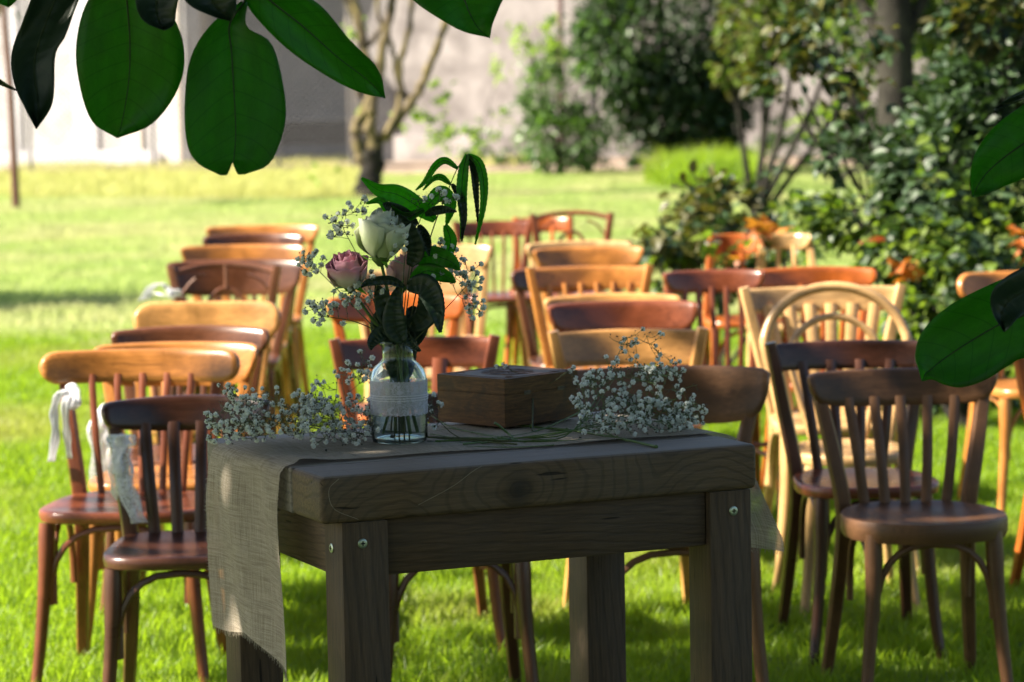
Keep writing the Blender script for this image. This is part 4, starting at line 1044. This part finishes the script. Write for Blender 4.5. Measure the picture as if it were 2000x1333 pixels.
root = empty('burlap_runner', (FL.x, FL.y, 0), th_)
m, rows = runner(); cl = m.build('cloth', M_burlap, root, ang=180)
fr = MB()
def fringe(p, d, L):
    p = Vector(p); q = [p, p + d * L * .5 + rvec() * L * .15, p + d * L + rvec() * L * .35]; fr.tube(q, .00028, 3, cap=False)
for i in range(len(rows) - 1):
    a, b_ = Vector(rows[i][0]), Vector(rows[i+1][0]); a2, b2 = Vector(rows[i][-1]), Vector(rows[i+1][-1])
    for k in range(7):
        t = rnd(); fringe(a.lerp(b_, t), (a - Vector(rows[i][1])).normalized(), ru(.001, .0035)); fringe(a2.lerp(b2, t), (a2 - Vector(rows[i][-2])).normalized() + Vector((0, 0, -.2)), ru(.002, .006))
for rr in (rows[0], rows[-1]):
    for j in range(len(rr) - 1):
        for k in range(7): fringe(Vector(rr[j]).lerp(Vector(rr[j+1]), rnd()), Vector((0, 0, -1)), ru(.002, .009))
for k in range(9): fringe(Vector(rows[0][0]) + Vector((0, .004 * rnd(), 0)), Vector((0, -.1, -1)), ru(.012, .030))
f_ = fr.build('frayed_edge', M_thread, root); f_['kind'] = 'stuff'
tag(root, 'coarse beige burlap runner draped over the table and hanging at both ends', 'table runner')
# loose jute hairs clinging to the table edge
for pts_, lab in (([(0.03, -.001, TZ - .004), (.012, -.004, TZ - .02), (.02, -.003, TZ - .05), (.06, -.003, TZ - .07)], 'loose curved fibre stuck on the near left corner of the table'),
                  ([(.30, .02, TZ + .001), (.26, -.003, TZ - .006), (.22, -.003, TZ - .03), (.16, -.004, TZ - .055)], 'long loose fibre hanging over the front edge of the table')):
    m = MB(); m.tube(bez([TW2(*a) for a in pts_], 8), .00022, 4); tag(m.build('loose_fibre', M_thread), lab, 'thread')

# ------------------------------------------------------------------ box
bn = onz(987, 845, TZ); bl = onz(858, 832, TZ); br = onz(1131, 823, TZ)
va = (bl - bn); vb = (br - bn)
angb = math.atan2(vb.y, vb.x); anga = math.atan2(va.y, va.x)
print('BOX', va.length, vb.length, math.degrees(anga), math.degrees(angb))
ang_box = (angb + anga - math.pi / 2) / 2
BWX = .160; BWY = .160
BWX = max(.12, min(.19, vb.length)); BWY = max(.12, min(.19, va.length))
BH = .084; bz = TZ + .0085
bx_ = empty('wooden_box', (bn.x, bn.y, bz), ang_box)
tag(bx_, 'square carved dark wood box with hinged lid on the table', 'box')
rbox('box_body', (0, 0, 0), (BWX, BWY, BH - .0279), M_box, bx_, .0004, 1)
rbox('lid', (-.0002, -.0002, BH - .0277), (BWX + .0002, BWY + .0002, BH), M_box, bx_, .0004, 1)
# carved rosette and border on the lid: raised relief
cr = MB(); cxx, cyy = BWX/2, BWY/2
def relief(path, r): cr.tube([(a, b_, BH - .0003) for a, b_ in path], r * .9, 6)
for k in range(8):
    a0 = 2*math.pi*k/8
    for s_ in (1, -1):
        relief([(cxx + rr * math.cos(a0 + s_ * .36 * math.sin(math.pi * rr / .045)), cyy + rr * math.sin(a0 + s_ * .36 * math.sin(math.pi * rr / .045))) for rr in [.005 + .040 * i / 8 for i in range(9)]], .0013)
for rr in (.006, .048): relief([(cxx + rr*math.cos(2*math.pi*i/28), cyy + rr*math.sin(2*math.pi*i/28)) for i in range(29)], .0013)
for (sx, sy) in ((1, 1), (1, -1), (-1, 1), (-1, -1)):
    for q in range(3):
        relief([(cxx + sx * (.060 + .010 * math.cos(t) * (1 - q*.25)), cyy + sy * (.060 + .010 * math.sin(t) * (1 - q*.25))) for t in [i * .5 for i in range(10 - q)]], .0012)
for e in (.0085, .0125): relief([(e, e), (BWX - e, e), (BWX - e, BWY - e), (e, BWY - e), (e, e)], .0009)
cr.build('carving', M_box, bx_)
for u in (.30, .76):
    m = MB(); x = BWX * u
    m.tube([(x - .009, -.0012, BH - .0278), (x + .009, -.0012, BH - .0278)], .0010, 8)
    m.box((x - .008, -.0011, BH - .0268), (x + .008, -.0007, BH - .0245)); m.box((x - .008, -.0006, BH - .0315), (x + .008, -.0001, BH - .0290))
    m.build('hinge', M_brass, bx_)

# ------------------------------------------------------------------ glass bottle vase
vb0 = onz(781, 869, TZ); VZ = TZ + .0055; VO = Vector((vb0.x, vb0.y, VZ))
s_px = FPX / VO.y
print('vase D', VO.y, 'px/m', s_px)
vase = empty('glass_bottle_vase', VO)
rb = 55.5 / s_px; rn = 31 / s_px; rl = 38.5 / s_px; hv = 199 / s_px
outp = [(.0005, .0), (rb * .86, .0), (rb * .95, .0015), (rb, .008), (rb, .100 / .172 * hv), (rb * .985, .112 / .172 * hv), (rb * .90, .124 / .172 * hv), (rb * .74, .1325 / .172 * hv), (rn * 1.06, .139 / .172 * hv), (rn, .144 / .172 * hv), (rn, hv - .006), (rl * .97, hv - .005), (rl, hv - .003), (rl * .98, hv - .0006), (rl * .93, hv)]
tk = .0026
inp = [(rl * .80, hv), (rn - tk, hv - .006), (rn - tk, .144 / .172 * hv), (rn * 1.02 - tk, .138 / .172 * hv), (rb * .72 - tk, .130 / .172 * hv), (rb * .88 - tk, .1215 / .172 * hv), (rb * .975 - tk, .110 / .172 * hv), (rb - tk, .099 / .172 * hv), (rb - tk, .009), (rb * .93 - tk, .004), (rb * .5, .0033), (.0005, .0045)]
m = MB(); m.lathe(outp + inp, 56); m.build('bottle', M_glass, vase, ang=180)
# lace band with scalloped edges
rows = []; nseg = 160
z0, z1 = 58 / s_px, 122 / s_px
for k in range(7):
    row = []
    for j in range(nseg + 1):
        a = 2*math.pi*j/nseg; z = z0 + (z1 - z0) * k / 6
        if k == 0: z -= .0022 * abs(math.sin(a * 18))
        if k == 6: z += .0012 * abs(math.sin(a * 24))
        row.append(((rb + .0009) * math.cos(a), (rb + .0009) * math.sin(a), z))
    rows.append(row)
m = MB(); m.grid(rows); m.build('lace_band', M_laceband, vase, ang=180)
m = MB()
for zz in ((z0 + z1)/2 - .004, (z0 + z1)/2, (z0 + z1)/2 + .004):
    m.tube([((rb + .0016) * math.cos(2*math.pi*j/60), (rb + .0016) * math.sin(2*math.pi*j/60), zz) for j in range(61)], .0005, 4)
m.build('lace_cord', M_ribbon, vase)
tag(vase, 'clear glass bottle with a white lace band holding the bouquet', 'vase')
m = MB(); m.tube([VO + Vector((-.012, -.02, .008)), VO + Vector((-.011, -.02, .0125))], [.0045, .003], 8); tag(m.build('pebble', M_bud), 'small brown seed lying inside the bottle bottom', 'seed')
p = onz(636, 881, TZ + .006); m = MB(); m.tube([p, p + Vector((.002, 0, .0025))], [.0022, .0012], 7); tag(m.build('seed', M_bud), 'tiny dark seed on the burlap left of the bottle', 'seed')

# ------------------------------------------------------------------ flowers
VD = VO.y
def vp(x, y, d=0): return pt(x, y, VD + d)
RIM = VO + Vector((0, 0, hv))
def rose(label, px, py, rx, ry, mat, dd, tilt, closed=.8, group=None, npet=15):
    c = vp(px, py, dd); rr = pxr(VD, rx); hh = pxr(VD, ry)
    root = empty('rose', c - Vector((0, 0, hh)) ); root.rotation_euler = tilt
    for k in range(npet):
        f = (k + 1) / npet; ang = k * 2.399; rad = rr * (.20 + .80 * f ** .8); H = hh * 2 * (1.0 - .22 * max(0, f - .5) * 2 * (1 - closed) - .02 * k * 0)
        m = MB(); rows = []; uvs = []; wdt = 1.15 if f > .5 else 1.4
        for i in range(9):
            t = i / 8; row = []
            prof = math.sin(min(1, t * 1.15 + .08) * math.pi * .5) ** .75
            rad_t = rad * prof * (1 - closed * .24 * t ** 3 * (1 - f * .4)) + rad * (.20 * f * max(0, t - .78) * 3 if f > .55 else 0)
            for j in range(9):
                u = j / 8 * 2 - 1; aa = ang + u * wdt * (.35 + .65 * math.sin(min(1, t * 1.3) * math.pi / 2))
                edge = .16 * abs(u) ** 3
                z = H * (t * (1 - edge)) * (.80 + .20 * (1 - f)) + rr * .05 * math.sin(u * 4 + k) * t + rr * .06 * math.sin(u * 9 + k * 3) * t ** 4 - H * .13 * f * t * (math.sin(k * 5.1) * .5 + .5)
                r_ = rad_t * (1 + .05 * math.sin(u * 3 + k * 2) * t + .07 * math.sin(u * 7 + k) * t ** 3)
                row.append((r_ * math.cos(aa), r_ * math.sin(aa), z)); uvs.append((u, t))
            rows.append(row)
        m.grid(rows); m.uv = uvs; o = m.build('petal', mat, root, ang=180)
        sm = o.modifiers.new('thickness', 'SOLIDIFY'); sm.thickness = .0007
    for k in range(5):
        a = 2*math.pi*k/5; m = MB(); d = Vector((math.cos(a), math.sin(a), 0)); s_ = Vector((-math.sin(a), math.cos(a), 0))
        m.add([d*.003, d*rr*.55 + s_*.005 + Vector((0, 0, .002)), d*rr*.55 - s_*.005 + Vector((0, 0, .002)), d*rr*1.05 + Vector((0, 0, -.006 + .02 * (k % 2)))], [(0, 2, 1), (1, 2, 3)])
        m.build('sepal', M_bleaf, root)
    m = MB(); m.tube([(0, 0, .012), (0, 0, .0), (0, 0, -.01)], [rr*.4, rr*.32, .004], 10); m.build('calyx', M_stem, root)
    base = Vector(root.location); bot = VO + Vector((ru(-.5, .5) * rb, ru(-.4, .4) * rb, .012))
    thr = RIM + Vector((ru(-.4, .4) * rn, ru(-.3, .3) * rn, -.01))
    q = bez([base + Vector((0, 0, .002)), base.lerp(thr, .5) + Vector((0, 0, -.005)), thr, bot], 6)
    inv = Matrix.LocRotScale(root.location, root.rotation_euler.to_quaternion(), (1, 1, 1)).inverted()
    m = MB(); m.tube([inv @ a for a in q], .0027, 8); m.build('stem', M_stem, root)
    tag(root, label, 'rose', group); return root
rose('large white rose at the top of the bouquet', 742, 458, 53, 51, M_pw, -.03, (R(5), R(6), 0), .75)
rose('pale pink edged rose on the left of the bouquet', 684, 524, 42, 38, M_pp, -.015, (R(16), R(-16), .5), .4)
rose('blush rose half hidden among the leaves right of the white rose', 783, 530, 34, 34, M_pb, .03, (R(5), R(8), 1.0), .5)

# baby's breath
def bb_mesh(seed):
    random.seed(seed); m = MB(); m.cm = 0
    for k in range(40):
        v = rvec().normalized()
        if v.z < -.45: continue
        s_ = v.cross(rvec()).normalized(); u = v.cross(s_); b0 = v * .25; w_ = ru(.28, .45)
        m.add([b0, v * .80 + s_ * w_ + u * ru(-.15, .15), v * ru(.95, 1.15) + u * ru(-.2, .2), v * .80 - s_ * w_ + u * ru(-.15, .15)], [(0, 1, 2), (0, 2, 3)])
    m.lathe([(.01, -.5), (.42, -.3), (.55, 0), (.42, .34), (.01, .5)], 8)
    m.cm = 1; m.tube([(0, 0, -1.05), (0, 0, -.6), (0, 0, -.1)], [.08, .30, .42], 6)
    me = bpy.data.meshes.new('flower'); me.from_pydata(m.v, [], m.f); me.materials.append(M_bb); me.materials.append(M_stem_d)
    me.polygons.foreach_set('material_index', m.m); return me
FM = [bb_mesh(s) for s in (11, 12, 13, 14)]
random.seed(21)
def sprig(label, main, targets, group, rad=.0012, fr=(.0034, .0058), buds=1.0, mat=M_stem_d):
    """main: list of world points of the main stem; targets: world points of the flowers"""
    o0 = Vector(main[0]); root = empty('gypsophila_sprig', o0)
    q = [p - o0 for p in bez(main, 6)]; st = MB(); n = len(q); st.tube(q, [rad * (1.3 - .8 * i / n) for i in range(n)], 5)
    nodes = [(p, i / n * (q[-1]).length) for i, p in enumerate(q)][n // 3:]
    tg = sorted([t - o0 for t in targets], key=lambda t: min((t - a).length for a, _ in nodes))
    bud = MB()
    for t in tg:
        best = min(nodes, key=lambda a: (t - a[0]).length * 1.0 + a[1] * .25)
        a = best[0]; mid = a.lerp(t, .5) + rvec() * (t - a).length * .12 + Vector((0, 0, -.06 * (t - a).length))
        pth = bez([a, mid, t], 3); st.tube(pth, [.0007, .00065, .0006, .00055, .0005, .00045, .0004][:len(pth)], 3, cap=False)
        L = (t - a).length
        nodes.append((mid, best[1] + L * .5)); nodes.append((a.lerp(t, .8), best[1] + L * .8))
        d = (t - mid).normalized(); s_ = ru(*fr)
        eu = d.to_track_quat('Z', 'Y').to_euler()
        if rnd() < .88: inst('flower', random.choice(FM), t + d * s_ * .9, eu, s_, root)
        for _ in range(2 if rnd() < buds else 0):
            e = a.lerp(t, ru(.4, .9)); b2 = e + (d * .6 + rvec()).normalized() * ru(.006, .013)
            st.tube([e, b2], .00028, 3, cap=False); bud.tube([b2 - d*.0012, b2, b2 + d * .0013], [.0007, .0014, .0006], 5)
    st.build('stems', mat, root)
    if bud.v: bud.build('buds', M_bud, root)['kind'] = 'stuff'
    tag(root, label, 'flowers', group); return root
def env_targets(env, n, Dfun, bottom, zmin=None, pw=1.0):
    """env: [(x, ytop)] upper outline of the clump in photo pixels"""
    o = []; cl_ = []
    while len(o) < n:
        x = ru(env[0][0], env[-1][0])
        for (a, b_) in zip(env, env[1:]):
            if a[0] <= x <= b_[0]: yt = a[1] + (b_[1] - a[1]) * (x - a[0]) / (b_[0] - a[0])
        bt = bottom(x)
        if bt <= yt: continue
        y = yt + (bt - yt) * rnd() ** pw
        if cl_ and rnd() < .68: c0 = random.choice(cl_); x, y = c0[0] + random.gauss(0, 14), c0[1] + random.gauss(0, 12)
        else: cl_.append((x, y))
        if y > bt + 3 or y < yt - 6 or x < env[0][0] - 4 or x > env[-1][0] + 4: continue
        p = pt(x, y, Dfun(x, y))
        tx, ty = toT(p)
        if zmin and (0 < tx < TW and 0 < ty < TDp) and p.z < zmin: continue
        o.append(p)
    return o
G5 = 'baby breath sprigs lying on the table'; G6 = 'baby breath sprigs in the bouquet'
def Dl(x, y):  # depth of the left clump: follows the table line
    t = (x - 405) / 330; return 4.72 + .10 * t - (y - 780) * .0014 + ru(-.07, .07)
envL = [[(405, 815), (425, 752), (440, 740), (465, 765), (500, 790)], [(470, 775), (520, 762), (560, 740), (600, 735), (620, 745)], [(580, 738), (640, 722), (690, 690), (735, 690)], [(450, 800), (540, 795), (640, 780), (735, 770)]]
nL = [88, 100, 135, 140]
rootL = [onz(1010, 868, TZ + .006), onz(960, 862, TZ + .006), onz(940, 858, TZ + .006), onz(1000, 862, TZ + .008)]
endL = [(435, 800), (545, 790), (670, 760), (560, 830)]
labL = ['leftmost sprig of baby breath poking past the table corner', 'sprig of baby breath rising above the left of the runner', 'tall sprig of baby breath just left of the bottle', 'low spread of baby breath along the burlap left of the bottle']
for e, n, r0, en, lb in zip(envL, nL, rootL, endL, labL):
    tg = env_targets(e, n, Dl, lambda x: (862 if x < 620 else 868) if e is not envL[0] else 862, TZ + .011, 1.0)
    endp = pt(en[0], en[1], Dl(en[0], en[1])); endp.z = max(endp.z, TZ + .01)
    m1 = onz(800, 852, TZ + .008); m2 = pt(700, 846, 4.80); m2.z = TZ + .014
    sprig(lb, [r0, m1, m2, endp], tg, G5)
def Dr(x, y): return 4.83 + (x - 1130) * .0006 - (y - 760) * .0012 + ru(-.07, .07)
envR = [[(1120, 745), (1150, 722), (1200, 712), (1240, 705), (1290, 720)], [(1185, 690), (1225, 622), (1255, 640), (1290, 655), (1305, 700), (1340, 712)], [(1240, 745), (1290, 715), (1330, 760), (1365, 775), (1372, 800)], [(1135, 790), (1220, 770), (1330, 790), (1345, 800)]]
nR = [125, 62, 110, 150]
labR = ['bushy sprig of baby breath immediately right of the box', 'tall sprig of baby breath standing highest on the right', 'outermost sprig of baby breath at the right end of the table', 'low spread of baby breath on the bare boards right of the box']
botR = [lambda x: 810, lambda x: 745, lambda x: 840, lambda x: 850]
endR = [(1200, 740), (1225, 660), (1320, 780), (1290, 820)]
rootR = [onz(850, 862, TZ + .006), onz(905, 868, TZ + .006), onz(900, 856, TZ + .006), onz(940, 866, TZ + .006)]
for e, n, r0, en, lb, bt in zip(envR, nR, rootR, endR, labR, botR):
    tg = env_targets(e, n, Dr, bt, TZ + .010, .9)
    endp = pt(en[0], en[1], Dr(en[0], en[1])); endp.z = max(endp.z, TZ + .02)
    m1 = onz(1010, 856, TZ + .006); m2 = pt(1120, 808, 4.74); m2.z = TZ + .02
    sprig(lb, [r0, m1, m2, endp], tg, G5, mat=M_stem)
# sprigs between bottle and box
tg = env_targets([(835, 770), (860, 755)], 16, lambda x, y: 4.78 + ru(-.03, .03), lambda x: 850, TZ + .01)
sprig('small tuft of baby breath squeezed between bottle and box', [onz(990, 862, TZ+.007), onz(900, 856, TZ+.008), pt(850, 815, 4.78)], tg, G5)
tg = [pt(x, y, 4.98) for x, y in ((975, 716), (985, 714), (992, 719), (1108, 728), (1120, 735), (1115, 722))]
sprig('a few buds of baby breath peeping over the back of the box', [onz(1040, 842, TZ+.007), pt(1040, 765, 4.96), pt(1030, 745, 4.97)], tg, G5)
# bare stalks lying on the table
def stalk(label, pts_, r0, r1, branches=()):
    q = bez([onz(x, y, TZ + .0025 + dz) for x, y, dz in pts_], 8); n = len(q); m = MB(); m.tube(q, [r0 + (r1-r0)*i/(n-1) for i in range(n)], 7)
    for k in range(0, n, 9): m.tube([q[k] - (q[min(k+1, n-1)] - q[max(0, k-1)]).normalized()*.002, q[k], q[k] + (q[min(k+1, n-1)] - q[max(0, k-1)]).normalized()*.002], [r0*.9, r0*1.5, r0*.9], 7)
    for (i, e, dz) in branches:
        b_ = q[int(i * (n-1))]; e_ = onz(e[0], e[1], TZ + dz); m.tube([b_, b_.lerp(e_, .5) + Vector((0, 0, .004)), e_], [r0*.5, r0*.4, r0*.25], 5)
    o = m.build('flower_stalk', M_stem); tag(o, label, 'stalk', 'bare green stalks lying in front of the box'); return o
stalk('thickest green stalk pointing to the right front edge of the table', [(1282, 873, 0), (1215, 858, .002), (1125, 842, .004), (1060, 836, .004), (1000, 830, .003)], .0026, .0015, ((.3, (1130, 825), .02), (.55, (1040, 852), .0)))
stalk('long green stalk running below the box to the bottle', [(1205, 856, 0), (1085, 862, .001), (980, 862, .002), (880, 867, .001), (835, 862, .001)], .0018, .0010, ((.5, (930, 850), .006), (.7, (880, 845), .004), (.3, (1010, 868), .0)))
stalk('short stub of green stalk sticking up before the box corner', [(1005, 858, .001), (990, 845, .010), (975, 832, .022), (966, 826, .028)], .0017, .0022)
stalk('thin green stalk crossing in front of the box corner', [(1140, 802, .02), (1060, 838, .006), (1000, 852, .003), (915, 858, .001), (840, 848, .002)], .0015, .0009, ((.5, (950, 866), .0), (.8, (860, 862), .0)))
stalk('thin dark green stalk lying nearest the front edge', [(1080, 870, 0), (1000, 874, 0), (900, 872, .001), (836, 872, .001)], .0011, .0007, ((.4, (960, 862), .0),))
stalk('thin stalk curving from under the box towards the bottle', [(1010, 860, .003), (930, 846, .003), (880, 834, .006), (842, 812, .02)], .0013, .0008, ((.5, (850, 842), .01),))

# sprigs in the bouquet
def cluster(px, py, rx, ry, n, dd=0, dv=.03):
    o = []
    while len(o) < n:
        v = rvec(); o.append(vp(px + v.x*rx, py + v.y*ry, dd + v.z*dv))
    return o
thr = lambda: RIM + Vector((ru(-.4, .4)*rn, ru(-.3, .3)*rn, -.015))
for lb, tg, mids in (
    ('baby breath sprig at the upper left of the white rose', cluster(660, 440, 34, 34, 22) + cluster(700, 405, 26, 14, 7), [(735, 600), (700, 505), (672, 450)]),
    ('baby breath sprig sticking out farthest left', cluster(610, 510, 26, 26, 24), [(730, 640), (668, 575), (618, 525)]),
    ('baby breath sprig low on the left of the bouquet', cluster(622, 612, 24, 24, 22) + cluster(660, 590, 24, 22, 8) + cluster(668, 626, 6, 4, 1), [(740, 650), (690, 628), (632, 618)]),
    ('baby breath sprig beneath the pink rose', cluster(700, 578, 34, 24, 24, -.03) + cluster(735, 560, 20, 30, 8, -.03), [(750, 650), (722, 605), (705, 580)]),
    ('baby breath sprig in front of the white rose', cluster(785, 445, 22, 14, 6, -.06, .01) + cluster(775, 478, 22, 18, 6, -.06, .01) + cluster(840, 385, 50, 14, 16, -.03), [(785, 620), (790, 510), (800, 430)]),
    ('baby breath sprig at the right centre of the bouquet', cluster(860, 500, 34, 30, 26, .01) + cluster(845, 545, 30, 25, 10), [(800, 640), (830, 560), (858, 505)]),
    ('baby breath sprig sticking out farthest right', cluster(912, 545, 32, 45, 34, .01) + cluster(925, 600, 22, 22, 12), [(806, 668), (862, 612), (910, 560)])):
    main = [VO + Vector((ru(-.4, .4)*rb, ru(-.3, .3)*rb, .014)), thr()] + [vp(x, y, ru(-.01, .01)) for x, y in mids]
    sprig(lb, main, tg, G6, fr=(.0040, .0062), buds=.8)

# bouquet foliage: long pointed leaves
def leafy(label, stempx, leaves, r=.0016, dd=0):
    st_ = [vp(x, y, d) for x, y, d in stempx]; o0 = Vector(st_[0]); root = empty('leafy_sprig', o0)
    q = bez(st_, 7); n = len(q); m = MB(); m.tube([a - o0 for a in q], [r * (1 - .6 * i / n) for i in range(n)], 6); m.build('stem', M_stem_d, root)
    for (pts_, w_, d0, d1, mt, tilt) in leaves:
        c = bez([(a, b_, 0) for a, b_ in pts_], 6); nn = len(c); Lr, Rr = [], []
        for i, p in enumerate(c):
            t = i / (nn - 1); tg_ = (c[min(i+1, nn-1)] - c[max(i-1, 0)]).normalized(); nr = Vector((-tg_.y, tg_.x, 0))
            ww = w_ * (math.sin(math.pi * min(1, (t * .92 + .04)) ** .75)) ** .9 * (1 - .0 * t) + .3; ww *= .88
            Lr.append((p.x - nr.x*ww, p.y - nr.y*ww)); Rr.append((p.x + nr.x*ww*tilt, p.y + nr.y*ww*tilt))
        bigleaf(Lr, Rr, VD + d0, VD + d1, mt, .004, .002, True, rnd()*6, n=40, mcol=6, parent=root, org=o0, serr=.5, mr=.5)
    tag(root, label, 'leaves', 'leafy sprigs in the bouquet'); return root
T = M_bleaf; 
leafy('tall leafy sprig with long pointed leaflets drooping at the right', [(800, 860, 0), (795, 690, 0), (815, 560, 0), (845, 450, 0), (872, 380, .01), (893, 330, .01), (912, 302, .01)], [
    ([(912, 302), (905, 335), (902, 380), (905, 430), (900, 468)], 12, .01, -.02, T, 1),
    ([(914, 302), (935, 320), (944, 360), (942, 410), (928, 478)], 11, .01, -.01, T, .8),
    ([(916, 304), (926, 335), (930, 380), (934, 440)], 8, .01, .02, M_big_d, 1),
    ([(895, 330), (870, 314), (850, 325), (830, 355), (812, 372)], 8, .01, .03, T, 1),
    ([(880, 360), (862, 346), (845, 350), (826, 372)], 8, .01, .0, T, .8),
    ([(882, 360), (898, 385), (905, 420), (902, 472)], 10, .01, -.03, M_big_d, .8)])
leafy('leafy sprig with broad toothed leaves spread over the top of the roses', [(770, 860, .01), (785, 690, 0), (800, 560, .01), (815, 450, .01), (830, 410, .01)], [
    ([(850, 430), (810, 400), (775, 380), (740, 372), (706, 348)], 22, .02, -.03, T, 1),
    ([(828, 410), (790, 425), (760, 410), (742, 392), (715, 398)], 12, .0, -.03, T, 1),
    ([(830, 420), (850, 412), (872, 410), (892, 414)], 10, .0, -.03, M_big_d, 1),
    ([(815, 440), (790, 420), (762, 405), (748, 398)], 15, .02, -.04, M_big_d, 1),
    ([(828, 410), (860, 378), (880, 400), (872, 440)], 17, .03, .0, T, 1),
    ([(818, 440), (832, 470), (838, 500)], 12, .0, -.02, M_big_d, 1)])
leafy('dark leafy sprig filling the heart of the bouquet', [(790, 862, -.01), (785, 700, -.01), (790, 600, -.01), (800, 520, -.01)], [
    ([(800, 520), (812, 490), (800, 450), (780, 420)], 20, -.02, -.05, M_big_d, 1),
    ([(808, 510), (840, 500), (878, 510), (898, 528)], 22, .0, -.03, T, 1),
    ([(800, 560), (830, 530), (870, 540), (890, 552)], 18, .0, -.03, T, 1),
    ([(795, 560), (830, 560), (850, 600), (860, 650)], 28, -.02, -.05, M_big_d, .9),
    ([(790, 560), (760, 548), (720, 552), (705, 562)], 10, -.03, -.06, M_big_d, 1),
    ([(785, 600), (760, 620), (745, 580), (735, 555)], 22, -.02, -.03, M_big_d, 1),
    ([(790, 640), (830, 620), (835, 570), (820, 545)], 24, .0, -.02, M_big_d, 1),
    ([(788, 670), (772, 640), (770, 600), (778, 560)], 26, -.03, -.03, M_big_d, 1),
    ([(870, 440), (880, 470), (872, 500), (860, 520)], 14, .0, .01, T, 1)])
leafy('dark leaves crowded at the neck of the bottle', [(780, 860, .0), (778, 740, 0), (780, 690, -.01), (782, 640, -.01)], [
    ([(770, 640), (745, 650), (728, 668), (724, 684)], 16, -.02, -.04, M_big_d, 1),
    ([(790, 650), (800, 665), (812, 680), (822, 686)], 9, -.02, -.04, M_big_d, 1),
    ([(776, 620), (768, 670), (772, 720), (785, 752)], 25, .0, -.005, M_big_d, 1),
    ([(790, 620), (798, 670), (796, 720), (790, 745)], 18, .01, .0, M_big_d, 1),
    ([(760, 600), (745, 630), (750, 660), (768, 690)], 24, .02, .01, M_big_d, 1),
    ([(800, 600), (815, 630), (810, 660), (795, 690)], 24, .02, .01, M_big_d, 1)])
for k, (x0, x1) in enumerate(((757, 742), (781, 790), (799, 823))):
    m = MB(); a = vp(775 + 10*k - 8, 660, 0); b_ = vp(x0 + 4, 790, 0); c = VO + Vector(((x1 - 781) / s_px * .85, ru(-.01, .01), .012))
    m.tube(bez([a, b_, c], 6), .0032 - .0006 * (k == 0), 8); tag(m.build('cut_stem', M_stem), ['thin slanting green stem at the left inside the bottle', 'upright green stem in the middle of the bottle', 'thick green stem leaning right inside the bottle'][k], 'stem')
